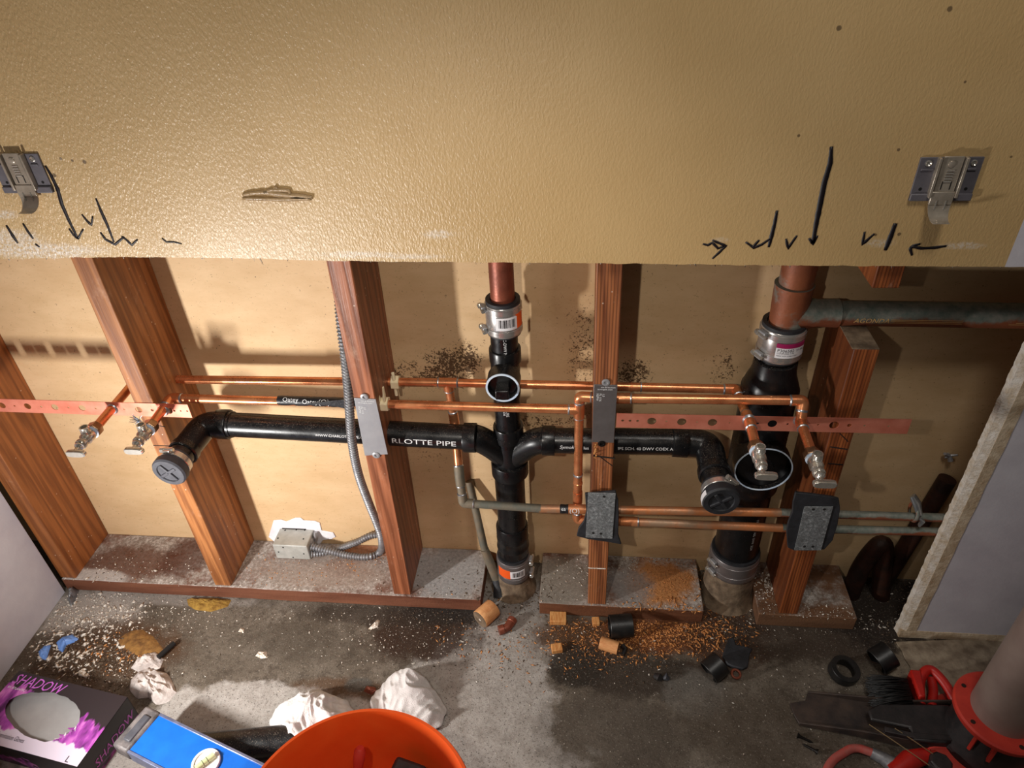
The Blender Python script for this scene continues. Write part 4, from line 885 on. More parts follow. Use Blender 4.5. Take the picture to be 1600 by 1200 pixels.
# ------------------------------------------------------------------ sink hanger brackets on the tan wall
def bracket(cx_, zt, label):
    o = thing('sink_bracket', (cx_, -.0127, zt-.058), label, 'bracket', 'spring clip wall brackets'); w, h, y = .078, .058, -.0127
    B = lambda x0, x1, y1, z0, z1, nm, mt, bv=.0006, par=o, yb=None: MB().box(cx_+x0, cx_+x1, y-y1, y-(yb or 0), zt+z0, zt+z1).build(nm, M[mt], par, bevel=bv)
    B(-w/2, w/2, .0028, -h, 0, 'back_plate', 'bracket')
    B(-w/2, w/2, .0055, -h, -h+.010, 'lower_lip', 'bracket', .0012); B(-w/2+.004, -.020, .0042, -.0175, -.0145, 'ridge', 'bracket'); B(.022, w/2-.006, .0042, -.0175, -.0145, 'ridge', 'bracket')
    for sx in (-.028, .028):
        MB().lathe(V((cx_+sx, y-.0026, zt-.0075)), (0, -1, 0), [(0, .0042), (.0012, .004), (.0016, .003), (.0006, .002)], 16).build('screw', M['chrome'], o)
        MB().lathe(V((cx_+sx*1.02, y-.0024, zt-.042)), (0, -1, 0), [(0, .0022), (.0006, .0022)], 12).build('plate_hole', M['hole'], o)
    for sx in (-.0165, .0165): B(sx-.0018, sx+.0018, .0105, -.052, .001, 'rail', 'clip', .0006, yb=.002)
    sp = B(-.0125, .0125, .0075, -.066, .0025, 'spring_plate', 'clip', .0008, yb=.0045)
    MB().lathe(V((cx_-.001, y-.0073, zt-.0075)), (0, -1, 0), [(0, .0046), (.0012, .0042), (.0018, .003)], 18).build('rivet', M['clip'], sp)
    for k in range(5): MB().lathe(V((cx_-.0045, y-.0078, zt-.016-k*.0036)), (1, 0, 0), [(0, .0011), (.009, .0011)], 8).build('rib', M['chrome'], sp)
    for sx in (-.0055, .0055): B(sx-.0007, sx+.0007, .0078, -.041, -.030, 'slot', 'hole', 0, sp, .006)
    B(-.0145, .0145, .0088, -.062, -.044, 'clip_front', 'clip', .001, yb=.004)
    m = MB(); R = []
    for i in range(9):
        t = i/8; z = zt-.060-.020*math.sin(t*1.75); yy = y-.006-.018*(1-math.cos(t*1.75)); ww = .0145-.004*t
        R.append([(cx_-ww, yy, z), (cx_+ww, yy, z), (cx_+ww, yy-.0016, z-.0006), (cx_-ww, yy-.0016, z-.0006)])
    m.rings(R).build('hook', M['clip'], o); 
    for sx in (-.006, .006): MB().tube([(cx_+sx, y-.009, zt-.056), (cx_+sx, y-.009, zt-.068)], .0009, 6).build('hook_rib', M['chrome'], o)
    return o
bracket(1.2905, 1.0095, 'grey spring clip bracket at upper right of the tan wall')
bracket(-.0075, 1.029, 'grey spring clip bracket at upper left, cut by the picture edge')

# ------------------------------------------------------------------ things on the floor
# glove box
gA, gB, gC = on_z(30, 1048, .07), on_z(199, 1089, .07), on_z(133, 1192, .07)
ux = (gB-gA).normalized(); uy = V((0, 0, 1)).cross(ux); 
GL = (gB-gA).length; GW = .135; GH = .07; g0 = V((gA.x, gA.y, 0))-uy*GW     # front-left-bottom corner
G = lambda u, v, z: g0+ux*u+uy*v+V((0, 0, z))
gb = thing('glove_box', G(GL/2, GW/2, 0), 'torn purple and black disposable glove carton on the floor at lower left', 'box')
gb_off = gb.location.copy()
def m_glove(name, top):
    t = NT(name)
    mp = t.n.new('ShaderNodeMapping'); mp.vector_type = 'TEXTURE'; t.l(t.tc, mp.inputs[0])
    mp.inputs['Rotation'].default_value = (0, 0, math.atan2(ux.y, ux.x)); src = mp.outputs[0]
    sx = t.n.new('ShaderNodeSeparateXYZ'); t.l(src, sx.inputs[0]); v = sx.outputs['Y'] if top else sx.outputs['Z']
    jag = t.math('MULTIPLY', t.math('SUBTRACT', t.noise(34, 3, .6, t.mapping((1, .25, 1), src=src)), .5), .09)
    k = t.math('ADD', v, t.math('ADD', jag, t.math('MULTIPLY', sx.outputs['X'], .16)))
    pur = t.ramp(t.noise(45, 3, .6, t.mapping((1, .35, 1), src=src)), [(.35, S(74, 22, 78)), (.52, S(150, 62, 150)), (.66, S(206, 120, 190))])
    if top:
        col = t.mix(t.step(k, .028, .022), S(40, 32, 34), pur); col = t.mix(t.step(t.math('ADD', v, t.math('MULTIPLY', jag, .5)), -.034, -.038), col, S(196, 184, 198))
    else:
        col = t.mix(t.step(k, .026, .02), S(34, 28, 32), pur); col = t.mix(t.step(k, .004, .002), col, S(60, 34, 60))
    return t.done(col, .42, 0, None, .5)
M['glove_top'] = m_glove('glove_box_top', True); M['glove_side'] = m_glove('glove_box_side', False); M['glove_in'] = simple('grey_card', S(158, 154, 152), S(140, 136, 134), 10, .85)
ang = []; N = 64; oc = (GL*.44, GW*.46)
def oval(th):
    r = 1+.06*noise.noise(V((math.cos(th)*2, math.sin(th)*2, 4)))+.05*noise.noise(V((math.cos(th)*6, math.sin(th)*6, 1)))
    r *= 1-.36*max(0, math.cos(th-math.radians(238)))**1.5
    return oc[0]+math.cos(th)*GL*.345*r, oc[1]+math.sin(th)*GW*.36*r
vs = []; 
m = MB(); out = []; inn = []
for i in range(N):
    th = 2*math.pi*(i+.5)/N; cxx, syy = math.cos(th), math.sin(th); iu, iv = oval(th)
    k = min(((GL-oc[0])/cxx if cxx > 0 else -oc[0]/cxx), ((GW-oc[1])/syy if syy > 0 else -oc[1]/syy)); out.append((oc[0]+cxx*k, oc[1]+syy*k)); inn.append((iu, iv))
for cu, cv_ in ((0, 0), (GL, 0), (GL, GW), (0, GW)):
    j = min(range(N), key=lambda i: (out[i][0]-cu)**2+(out[i][1]-cv_)**2); out[j] = (cu, cv_)
vs = [G(a, b, GH) for a, b in out]+[G(a, b, GH) for a, b in inn]+[G(a, b, GH-.0012) for a, b in out]+[G(a, b, GH-.0012) for a, b in inn]
fs = []
for i in range(N):
    j = (i+1) % N; fs += [(i, j, N+j, N+i), (2*N+i, 3*N+i, 3*N+j, 2*N+j), (N+i, N+j, 3*N+j, 3*N+i)]
m.add(vs, fs).build('top_panel', M['glove_top'], gb)
def panel(a, b, nm, mt):
    d = (G(*b, 0)-G(*a, 0)).normalized(); q = V((0, 0, 1)).cross(d)*.0012
    A, B_ = G(*a, 0), G(*b, 0); z = V((0, 0, GH-.0012))
    MB().hexa([A, B_, B_+q, A+q, A+z, B_+z, B_+q+z, A+q+z]).build(nm, M[mt], gb)
panel((0, 0), (GL, 0), 'side_panel', 'glove_side'); panel((GL, 0), (GL, GW), 'side_panel', 'glove_side'); panel((GL, GW), (0, GW), 'side_panel', 'glove_side'); panel((0, GW), (0, 0), 'side_panel', 'glove_side')
MB().hexa([G(.004, .004, .046), G(GL-.004, .004, .046), G(GL-.004, GW-.004, .046), G(.004, GW-.004, .046), G(.004, .004, .048), G(GL-.004, .004, .048), G(GL-.004, GW-.004, .048), G(.004, GW-.004, .048)]).build('inner_card', M['glove_in'], gb)
MB().hexa([G(.002, .002, .0005), G(GL-.002, .002, .0005), G(GL-.002, GW-.002, .0005), G(.002, GW-.002, .0005), G(.002, .002, .003), G(GL-.002, .002, .003), G(GL-.002, GW-.002, .003), G(.002, GW-.002, .003)]).build('base_panel', M['glove_in'], gb)
text('lettering', 'SHADOW', .030, M['purple_text'], gb, lambda u, v: G(.004+u, GW-.026+v, GH+.0006), shear=.25, xs=.86)
text('lettering', 'BY ATLANTIC', .006, M['print'], gb, lambda u, v: G(.006+u, GW-.036+v, GH+.0006), xs=1.1)
text('lettering', 'Nitrile Examination Gloves', .0125, M['marker'], gb, lambda u, v: G(.040+u, .013+v, GH+.0008), xs=.62)
text('lettering', 'SHADOW', .026, M['purple_text'], gb, lambda u, v: G(GL+.0007, .022+u, .018+v), shear=.2, xs=.9)
text('lettering', 'L', .016, M['marker'], gb, lambda u, v: G(GL-.03+u, .002+v, GH+.0006))
for k in range(5):
    a = .35+.16*k; iu, iv = oval(a-.9); p = G(iu, iv, GH); MB().tube([p, p+V((-.01, -.004, -.012)), p+V((-.016, -.008, -.004+.004*(k % 3)))], [.006, .005, .001], 8, flat=.12).build('torn_flap', M['label_w'] if k % 2 else M['purple_text'], gb)

# spirit level
LZ = .0615                                                     # it rests on the loose pipe
lA = on_z(228, 1102, LZ+.032)             # corners of the far end
lx = (on_z(420, 1199, LZ+.03)-on_z(252, 1117, LZ+.03)); lx.z = 0; lx.normalize(); ly = V((0, 0, 1)).cross(lx); LW = .079
l0 = V((lA.x, lA.y, LZ))
Lp = lambda u, v, z: l0+lx*u-ly*v+V((0, 0, z))
lv = thing('spirit_level', Lp(.2, LW/2, 0), 'bright blue spirit level lying across the loose black pipe', 'level')
def lbox(u0, u1, v0, v1, z0, z1, nm, mt, par=lv, bv=.001): return MB().hexa([Lp(u0, v1, z0), Lp(u1, v1, z0), Lp(u1, v0, z0), Lp(u0, v0, z0), Lp(u0, v1, z1), Lp(u1, v1, z1), Lp(u1, v0, z1), Lp(u0, v0, z1)]).build(nm, M[mt], par, bevel=bv)
lbox(.036, .36, .003, LW-.003, .001, .029, 'blue_web', 'blue'); lbox(.036, .36, 0, .0055, 0, .031, 'edge_rail', 'alu'); lbox(.036, .36, LW-.0055, LW, 0, .031, 'edge_rail', 'alu')
ec = lbox(0, .037, -.001, LW+.001, 0, .033, 'end_cap', 'grey_rub', bv=.005)
lbox(.013, .029, .014, LW-.014, .031, .036, 'grip_insert', 'rubber_grey', ec, .005)
vc = on_z(322, 1192, LZ+.03); vz = LZ+.005; 
MB().lathe(V((vc.x, vc.y, LZ+.026)), (0, 0, 1), [(0, .0245), (.0065, .0245), (.0075, .0235), (.0075, .0205), (.005, .020), (.005, .001)], 40).build('vial_surround', M['white_pl'], lv)
vd = (ly*.9+lx*.35).normalized()
vo = MB().tube([V((vc.x, vc.y, LZ+.035))-vd*.017, V((vc.x, vc.y, LZ+.035))+vd*.017], .006, 16).build('vial', M['vial'], lv)
for k in (-1, 1): MB().lathe(V((vc.x, vc.y, LZ+.035))+vd*(.004*k-.0004), vd, [(0, .0062), (.0008, .0062)], 16).build('vial_line', M['marker'], vo)

# black pipe, rags, bucket
bpA, bpB = on_z(300, 1174, .0302), on_z(470, 1157, .0302)
bp = thing('loose_black_pipe', V((bpA.x, bpA.y, 0)), 'length of black plastic pipe lying between the level and the white rag', 'pipe')
dd = (bpB-bpA).normalized()
MB().lathe(bpA-dd*.02, dd, [(0, .026), (0, .0302), (.22, .0302), (.22, .026)], 32).build('pipe', M['abs'], bp)
def rag(name, px, zc, seed, label, peak=.05, tip=0., tpx=(0, 0)):
    tp0 = on_z(*tpx, 0)
    P = [on_z(x, y, 0) for x, y in px]; c = sum(P, V((0, 0, 0)))/len(P); nA, nR = 128, 40
    def rim(th):
        best = None
        d = V((math.cos(th), math.sin(th), 0))
        for a, b in zip(P, P[1:]+P[:1]):
            e = b-a; den = d.x*e.y-d.y*e.x
            if abs(den) < 1e-9: continue
            t = ((a.x-c.x)*e.y-(a.y-c.y)*e.x)/den; s = ((a.x-c.x)*d.y-(a.y-c.y)*d.x)/den
            if t > 0 and -1e-6 <= s <= 1+1e-6: best = t if best is None else max(best, t)
        return best or .05
    def hz(x, y, k):
        q = V((x, y, 0)); wv = V((noise.noise(V((x*9, y*9, seed+8))), noise.noise(V((x*9, y*9, seed+18))), 0))*.05
        rg = lambda f, o: 1-abs(noise.noise(V(((x+wv.x)*f, (y+wv.y)*f, seed+o))))*2.2
        f = .62*max(0, rg(11, 0))**2+.30*max(0, rg(24, 3))**2+.12*rg(60, 6)
        return .003+zc*(1-k**3)*.9+peak*f*(1-.5*k**2)+tip*max(0, 1-((x-tp0.x)**2+(y-tp0.y)**2)**.5/.065)
    vs = [V((c.x, c.y, hz(c.x, c.y, 0)))]; fs = []
    for j in range(1, nR+1):
        k = j/nR
        for i in range(nA):
            th = 2*math.pi*i/nA; r = rim(th)*k*(1+.06*noise.noise(V((math.cos(th)*5, math.sin(th)*5, seed)))*k); x, y = c.x+math.cos(th)*r, c.y+math.sin(th)*r
            z = hz(x, y, k)
            vs.append(V((x, y, max(.003, z))))
    for i in range(nA): fs.append((0, 1+i, 1+(i+1) % nA))
    for j in range(nR-1):
        a, b = 1+j*nA, 1+(j+1)*nA
        for i in range(nA): fs.append((a+i, b+i, b+(i+1) % nA, a+(i+1) % nA))
    m = MB(); m.add(vs, fs); o = m.build(name, M['cloth'], sharp=False); sm = o.modifiers.new('thick', 'SOLIDIFY'); sm.thickness = .0015
    return tag(o, label, 'rag')
rag('white_rag', ((422, 1130), (440, 1110), (480, 1088), (500, 1083), (520, 1090), (545, 1100), (552, 1112), (575, 1150), (540, 1215), (470, 1230), (424, 1190)), .055, 2, 'crumpled white rag left behind the orange bucket', .03)
rag('white_rag', ((578, 1105), (588, 1085), (610, 1060), (640, 1052), (660, 1066), (690, 1095), (700, 1112), (690, 1140), (640, 1150), (585, 1140)), .02, 9, 'crumpled white rag with a raised peak right behind the orange bucket', .034, .032, (648, 1085))
bkc = V((.545, -.603, 0)); br_ = .155
bk = thing('bucket', bkc, 'orange plastic bucket at the bottom edge', 'bucket')
MB().lathe(bkc, (0, 0, 1), [(0, .130), (.004, .134), (.30, .1505), (.302, .156), (.318, .1565), (.32, .152), (.345, .153), (.347, .157), (.366, .158), (.370, .1565), (.370, .1525), (.36, .150), (.31, .1475), (.012, .130), (.01, .0)], 96, True, False).build('shell', M['bucket'], bk)
m = MB(); R = []
for i in range(40):
    t = math.pi*i/39; R.append(bkc+V((math.cos(t+1.9)*.166, math.sin(t+1.9)*.166, .33-.16*math.sin(t))))
MB().tube(R, .0022, 8).build('bail_handle', M['steel'], bk)
th0 = on_z(563, 1168, .33); rt_ = thing('red_handled_tool', th0+V((-.01, -.05, -.15)), 'worn red handled tool standing in the orange bucket', 'tool')
te = th0+V((-.035, -.10, -.22)); dv = (te-th0).normalized()
MB().tube([th0, th0+dv*.006, th0+dv*.02, th0+dv*.034, th0+dv*.038], [.005, .0085, .0085, .0065, .006], 16).build('grip_end', M['red_soft'], rt_)
MB().tube([th0+dv*.037, th0+dv*.08], .0056, 12).build('shank', M['steel'], rt_); MB().tube([th0+dv*.06, th0+dv*.22], .0075, 12).build('sleeve', M['black_pl'], rt_)
bo = on_z(636, 1185, .30); bt = thing('black_battery_tool', bo+V((0, -.03, -.05)), 'black tool resting in the orange bucket', 'tool')
MB().obox(bo+V((.0, -.03, -.03)), V((.95, -.25, 0)).normalized(), V((.25, .95, 0)).normalized(), (0, 0, 1), .05, .06, .06).build('body', M['black_pl'], bt, bevel=.006)
MB().obox(bo+V((.036, -.035, -.045)), V((.95, -.25, 0)).normalized(), V((.25, .95, 0)).normalized(), (0, 0, 1), .04, .05, .04).build('foot', M['black_pl'], bt, bevel=.006)

# offcuts and fittings on the floor
def flat_dir(px0, py0, px1, py1): d = on_z(px1, py1)-on_z(px0, py0); d.z = 0; return d.normalized()
pl = thing('hole_saw_plug', on_z(762, 962, 0), 'round pine hole-saw plug lying by the central stack', 'wood plug')
ax = flat_dir(748, 972, 775, 948); c0 = on_z(750, 968, .021); 
MB().lathe(c0, ax, [(0, .0205), (.001, .0212), (.012, .0212), (.0125, .0208), (.013, .0212), (.024, .0212), (.0245, .0208), (.025, .0212), (.040, .0212), (.041, .0205)], 32).build('plug', M['plug_wood'], pl)
MB().lathe(c0-ax*.0006, ax, [(0, .0202), (.001, .0202)], 32).build('sawn_face', M['cast'], pl); MB().lathe(c0-ax*.001, ax, [(0, .003), (.001, .003)], 12).build('pilot_hole', M['chip_w'], pl)
el = thing('copper_elbow', on_z(790, 980, 0), 'loose copper elbow fitting lying by the wood plug', 'pipe fitting')
MB().tube(bend([on_z(780, 985, .0095), on_z(793, 981, .0095), on_z(800, 970, .0095)], .01, 8), .0092, 18).build('bend', M['copper_d'], el)
MB().lathe(on_z(780, 985, .0095), flat_dir(780, 985, 793, 981), [(-.001, .0104), (.010, .0104), (.011, .0094)], 18).build('socket', M['copper_d'], el); MB().lathe(on_z(801, 968, .0095), flat_dir(800, 970, 793, 981), [(-.001, .0104), (.008, .0104), (.009, .0094)], 18).build('socket', M['copper_d'], el)
def block(px, py, w, d, h, ang, label, mat='block_wood', name='pine_offcut'):
    p = on_z(px, py, h/2); a = math.radians(ang); return tag(MB().obox(p, (math.cos(a), math.sin(a), 0), (-math.sin(a), math.cos(a), 0), (0, 0, 1), w, d, h).build(name, M[mat], bevel=.0015), label, 'wood block')
block(872, 966, .036, .026, .014, 2, 'largest square pine offcut, below the sole plate by the central stack')
block(870, 1013, .023, .018, .012, 12, 'small pine offcut on the bare concrete, nearest the camera')
block(931, 971, .016, .018, .010, 6, 'smallest pine offcut between the square offcut and the black ring')
hb = thing('pine_plug', on_z(952, 1008, 0), 'half round fluted pine plug in the sawdust', 'wood plug')
MB().tube([on_z(938, 1004, .008), on_z(966, 1013, .008)], .0135, 20).build('half_plug', M['plug_wood'], hb)
def ring(px, py, r, ri, h, axis, label, zc=None, mat='abs_scrap', name='black_pipe_ring'):
    p = on_z(px, py, zc if zc is not None else h/2); a = V(axis).normalized()
    return tag(MB().lathe(p-a*h/2, a, [(0, ri), (0, r-.0008), (.001, r), (h-.001, r), (h, r-.0008), (h, ri), (0, ri)], 40, False, False).build(name, M[mat]), label, 'pipe piece')
ring(970, 978, .0245, .021, .048, flat_dir(950, 980, 990, 977), 'short black pipe offcut with dusty top, below the middle stud', .0245)
ring(1117, 1043, .0245, .0215, .034, flat_dir(1100, 1050, 1135, 1028)+V((0, 0, .35)), 'black ring lying open toward the camera beside the rubber scrap', .024)
ring(1319, 1048, .0285, .0185, .020, V((.12, -.1, 1)), 'flat black ring on the floor nearest the dustpan', .012)
ring(1380, 1028, .0265, .0235, .034, V((.75, .35, .35)), 'black coupling lying on its side by the white panel', .025)
tag(MB().torus(on_z(1150, 1053, .004), (.1, -.2, 1), .0085, .0026, 28, 10).build('copper_ring', M['copper_d']), 'small copper ring by the rubber scrap', 'ring')
m = MB(); poly = [on_z(x, y, .004) for x, y in ((1128, 1028), (1133, 1012), (1138, 1000), (1146, 998), (1149, 1010), (1162, 1012), (1175, 1016), (1171, 1024), (1168, 1044), (1160, 1048), (1144, 1044), (1136, 1040))]
m.prism(poly, (0, 0, .007)); ro = m.build('rubber_scrap', M['rubber'], bevel=.002); tag(ro, 'torn black rubber scrap beside the open black ring', 'scrap')
cl_ = thing('black_clip', on_z(1033, 1062, 0), 'small crumpled black clip alone on the concrete', 'clip')
MB().tube([on_z(1024, 1056, .004), on_z(1030, 1058, .009), on_z(1034, 1062, .004)], [.006, .008, .004], 10).build('lobe', M['black_pl'], cl_); MB().tube([on_z(1036, 1060, .004), on_z(1041, 1057, .009), on_z(1044, 1062, .004)], [.004, .0075, .004], 10).build('lobe', M['rubber_grey'], cl_)
m = MB(); 
kb = thing('rubber_bit', on_z(975, 1016, 0), 'small glossy dark rubber bit in the sawdust', 'scrap'); MB().tube([on_z(972, 1008, .008), on_z(977, 1014, .006), on_z(973, 1024, .004)], [.006, .005, .005], 10).build('bit', M['abs_scrap'], kb)
MB().tube([on_z(966, 1002, .01), on_z(988, 1014, .006)], [.0018, .0014], 6).build('stick', M['block_wood'], kb)
def nail(a, b, label):
    A, B_ = on_z(*a, .004), on_z(*b, .003); d = (B_-A).normalized(); o = thing('black_screw', A, label, 'screw', None)
    MB().lathe(A, d, [(0, .0052), (.0012, .0050), (.005, .0025), ((B_-A).length*.8, .0022), ((B_-A).length, .0003)], 10).build('shank', M['iron'], o)
nail((1246, 1149), (1271, 1161), 'upper of two black screws beside the dustpan, head to the left'); nail((1278, 1175), (1253, 1162), 'lower of two black screws beside the dustpan, head to the right')
for a, b in (((1019, 1073), (1027, 1077)), ((1056, 1076), (1061, 1081))):
    pass
# lumps: plaster, foam, dirt, glove scraps
def lump(name, px, h, mat, label, cat, seed=1, nA=40, nR=10, rough=.35, kind=None):
    P = [on_z(x, y, 0) for x, y in px]; c = sum(P, V((0, 0, 0)))/len(P); n = len(P); vs = [c+V((0, 0, h))]; fs = []
    for j in range(1, nR+1):
        k = j/nR
        for i in range(nA):
            f = i/nA*n; a = P[int(f) % n].lerp(P[(int(f)+1) % n], f-int(f)); p = c.lerp(a, k)
            z = h*(1-k**2)*(1+rough*2*noise.noise(V((p.x*90, p.y*90, seed))))+h*rough*abs(noise.noise(V((p.x*200, p.y*200, seed+5))))*(1 if k < 1 else 0)
            vs.append(V((p.x, p.y, max(-.0005 if k == 1 else .0006, z))))
    for i in range(nA): fs.append((0, 1+i, 1+(i+1) % nA))
    for j in range(nR-1):
        a, b = 1+j*nA, 1+(j+1)*nA
        for i in range(nA): fs.append((a+i, b+i, b+(i+1) % nA, a+(i+1) % nA))
    m = MB(); m.add(vs, fs); m.add([vs[1+(nR-1)*nA+i]*1 for i in range(nA)], [tuple(range(nA))]); return tag(m.build(name, M[mat], ang=28), label, cat, kind=kind)
lump('plaster_lump', ((205, 1062), (216, 1050), (232, 1044), (246, 1048), (262, 1052), (270, 1066), (276, 1082), (262, 1098), (245, 1102), (232, 1090), (214, 1092), (202, 1078)), .022, 'plaster', 'largest crumbled white plaster lump between carton and level', 'rubble', 3)
lump('plaster_lump', ((204, 1044), (214, 1030), (228, 1022), (244, 1019), (256, 1030), (250, 1044), (236, 1050), (216, 1050)), .014, 'plaster', 'smaller pale plaster lump under the dark stick', 'rubble', 5)
tag(MB().tube([on_z(247, 1027, .014), on_z(272, 1005, .01)], .0055, 10).build('dark_stick', M['hole']), 'short dark stick poking out of the plaster lump', 'stick')
lump('fibre_pad', ((292, 936), (330, 934), (362, 937), (356, 948), (330, 956), (305, 953), (294, 946)), .010, 'foam', 'yellow fibrous pad sticking out under the long sole plate', 'debris', 8)
lump('soil_patch', ((184, 1000), (200, 987), (222, 983), (240, 995), (256, 1015), (244, 1024), (214, 1024), (190, 1012)), .006, 'dirt', 'flat brown patch of fibrous dirt left of the dark stick', 'debris', 11, rough=.2)
lump('glove_scrap', ((88, 1004), (98, 995), (114, 991), (123, 998), (118, 1003), (104, 1008), (98, 1020), (92, 1016)), .008, 'glove', 'larger torn blue glove scrap by the left wall', 'glove', 2)
lump('glove_scrap', ((60, 1018), (70, 1009), (80, 1008), (76, 1020), (72, 1032), (62, 1028)), .007, 'glove', 'smaller torn blue glove scrap by the left wall', 'glove', 4)
lump('metal_curl', ((106, 938), (108, 922), (116, 916), (124, 922), (120, 934), (112, 948)), .016, 'flex', 'bent grey metal scrap at the end of the left wall', 'scrap', 6, rough=.6)
lump('copper_scrap', ((568, 1080), (573, 1072), (586, 1074), (590, 1080), (580, 1086)), .010, 'copper_d', 'small copper scrap beside the peaked white rag', 'scrap', 7)
lump('plaster_flake', ((575, 983), (590, 968), (594, 970), (590, 980), (580, 984)), .004, 'chip_w', 'long pale flake below the third stud', 'flake', 1)
lump('plaster_flake', ((399, 1025), (404, 1018), (417, 1018), (418, 1028), (408, 1029)), .005, 'chip_w', 'rounded pale flake on the grey concrete left of centre', 'flake', 2)
lump('plaster_flake', ((372, 987), (376, 981), (382, 983), (381, 989)), .003, 'chip_w', 'tiny round pale flake below the long sole plate', 'flake', 3)
lump('plaster_flake', ((183, 1010), (200, 1007), (198, 1012), (186, 1014)), .003, 'chip_w', 'white sliver on the brown dirt patch', 'flake', 4)
lump('plaster_flake', ((122, 1050), (130, 1044), (135, 1050), (130, 1058), (123, 1056)), .006, 'chip_w', 'round pale pebble just behind the glove carton', 'flake', 5)

# ------------------------------------------------------------------ tools at lower right
dp = thing('dustpan', on_z(1360, 1125, 0), 'dusty black dustpan lying in the dark at lower right', 'dustpan')
pan = [(1234, 1100), (1258, 1096), (1262, 1083), (1345, 1096), (1420, 1106), (1490, 1108), (1500, 1122), (1478, 1168), (1420, 1168), (1340, 1150), (1248, 1132), (1240, 1118)]
MB().prism([on_z(x, y, .003) for x, y in pan], (0, 0, .004)).build('tray', M['pan'], dp, bevel=.001)
def wall_(pts, h, t, nm, mt, par=dp, z0=.004):
    P = [on_z(x, y, z0) for x, y in pts]; m = MB(); R = []
    for i, p in enumerate(P):
        d = (P[min(i+1, len(P)-1)]-P[max(i-1, 0)]).normalized(); q = V((-d.y, d.x, 0))*t/2; hh = h[i] if isinstance(h, (list, tuple)) else h
        R.append([p-q, p+q, p+q+V((0, 0, hh)), p-q+V((0, 0, hh))])
    m.rings(R).build(nm, M[mt], par, bevel=.001)
wall_(((1248, 1132), (1340, 1150), (1420, 1168), (1478, 1168)), (.008, .02, .028, .03), .004, 'side_wall', 'pan')
wall_(((1262, 1083), (1345, 1096), (1420, 1106), (1490, 1108)), (.006, .018, .026, .03), .004, 'side_wall', 'pan')
MB().prism([on_z(x, y, .03) for x, y in ((1355, 1112), (1372, 1103), (1480, 1104), (1498, 1118), (1478, 1164), (1425, 1160), (1420, 1140), (1360, 1128))], (0, 0, .008)).build('hood', M['black_pl'], dp, bevel=.003)
wall_(((1376, 1152), (1420, 1162), (1478, 1166)), .03, .010, 'grip_bar', 'black_pl', dp, .01)
bh = thing('hand_broom', on_z(1425, 1080, 0), 'red hand broom with black bristles and looped grip behind the dustpan', 'broom')
MB().prism([on_z(x, y, .012) for x, y in ((1415, 1059), (1432, 1060), (1440, 1102), (1430, 1102))], (0, 0, .03)).build('block', M['red'], bh, bevel=.003)
m = MB()
for i in range(260):
    a = random.random(); p = on_z(1417+10*a, 1060+40*a, .010+random.random()*.026); l = random.uniform(.062, .08); q = p+V((-l, -.006+random.uniform(-.012, .010), random.uniform(-.012, .004))); q.z = max(.004, q.z)
    m.tube([p, p.lerp(q, .5)+V((0, 0, .002)), q], [.0016, .0015, .0008], 4)
tag(m.build('bristles', M['bristle'], bh, sharp=False), kind='stuff')
MB().tube(bend([on_z(1438, 1100, .02), on_z(1436, 1060, .032), on_z(1452, 1042, .036), on_z(1474, 1064, .034), on_z(1494, 1098, .028), on_z(1512, 1106, .026)], .035, 8), .0092, 16, flat=1.).build('grip_loop', M['red'], bh)
MB().tube(bend([on_z(1455, 1060, .026), on_z(1459, 1080, .022), on_z(1455, 1104, .02)], .02, 6), .0085, 12).build('grip_web', M['red'], bh)
# upright tube in red collar
zc_ = .115; tc = on_z(1566, 1112, zc_); tx, ty = tc.x, tc.y
tt = thing('upright_tube_stand', (tx, ty, 0), 'grey upright tube in a red flanged collar on a black base at lower right', 'equipment')
MB().lathe((tx, ty, 0), (0, 0, 1), [(0, .098), (.012, .098), (.016, .09), (.016, .06)], 48).build('red_foot', M['red_soft'], tt)
MB().lathe((tx, ty, .01), (0, 0, 1), [(0, .072), (.01, .07), (.095, .058), (.1, .056)], 48).build('black_body', M['black_pl'], tt)
MB().lathe((tx, ty, zc_-.010), (0, 0, 1), [(0, .055), (0, .074), (.004, .076), (.011, .076), (.014, .073), (.014, .052)], 56).build('collar', M['red_soft'], tt)
for th in (-2.75, -1.55, -.4, 1.2, 2.4): MB().lathe((tx+math.cos(th)*.064, ty+math.sin(th)*.064, zc_+.003), (0, 0, 1), [(0, .004), (.0016, .004), (.0016, .0025)], 14).build('bolt_hole', M['rust'], tt)
for th in (-2.5, -2.05): 
    d = V((math.cos(th), math.sin(th), 0)); MB().obox(V((tx, ty, zc_-.03))+d*.063, d, V((-d.y, d.x, 0)), (0, 0, 1), .014, .006, .05).build('rib', M['red_soft'], tt, bevel=.001)
MB().lathe((tx, ty, zc_-.01), (0, 0, 1), [(0, .050), (.62, .050), (.62, .047), (.02, .047)], 48).build('tube', M['tube_g'], tt)
p = on_z(1528, 1068, .03)
MB().obox(V((p.x+.028, p.y+.01, .18)), V((.9, .25, 0)).normalized(), V((-.25, .9, 0)).normalized(), (0, 0, 1), .034, .012, .34).build('back_post', M['red'], tt, bevel=.002)
kn = on_z(1470, 1192, .03); MB().lathe(V((kn.x, kn.y, .0)), (0, 0, 1), [(0, .02), (.03, .02), (.036, .016), (.036, .006)], 8).build('knob', M['black_pl'], tt, bevel=.001)
hs = thing('red_hose', on_z(1330, 1180, 0), 'faded red hose loop with grey end at the bottom right', 'hose')
MB().tube(bend([on_z(1286, 1225, .008), on_z(1296, 1190, .008), on_z(1335, 1166, .008), on_z(1368, 1178, .008)], .05, 10), .0075, 14).build('hose', M['hose'], hs)
MB().tube([on_z(1362, 1176, .008), on_z(1378, 1184, .008), on_z(1394, 1194, .009)], [.0095, .011, .014], 14).build('ferrule', M['flex'], hs)
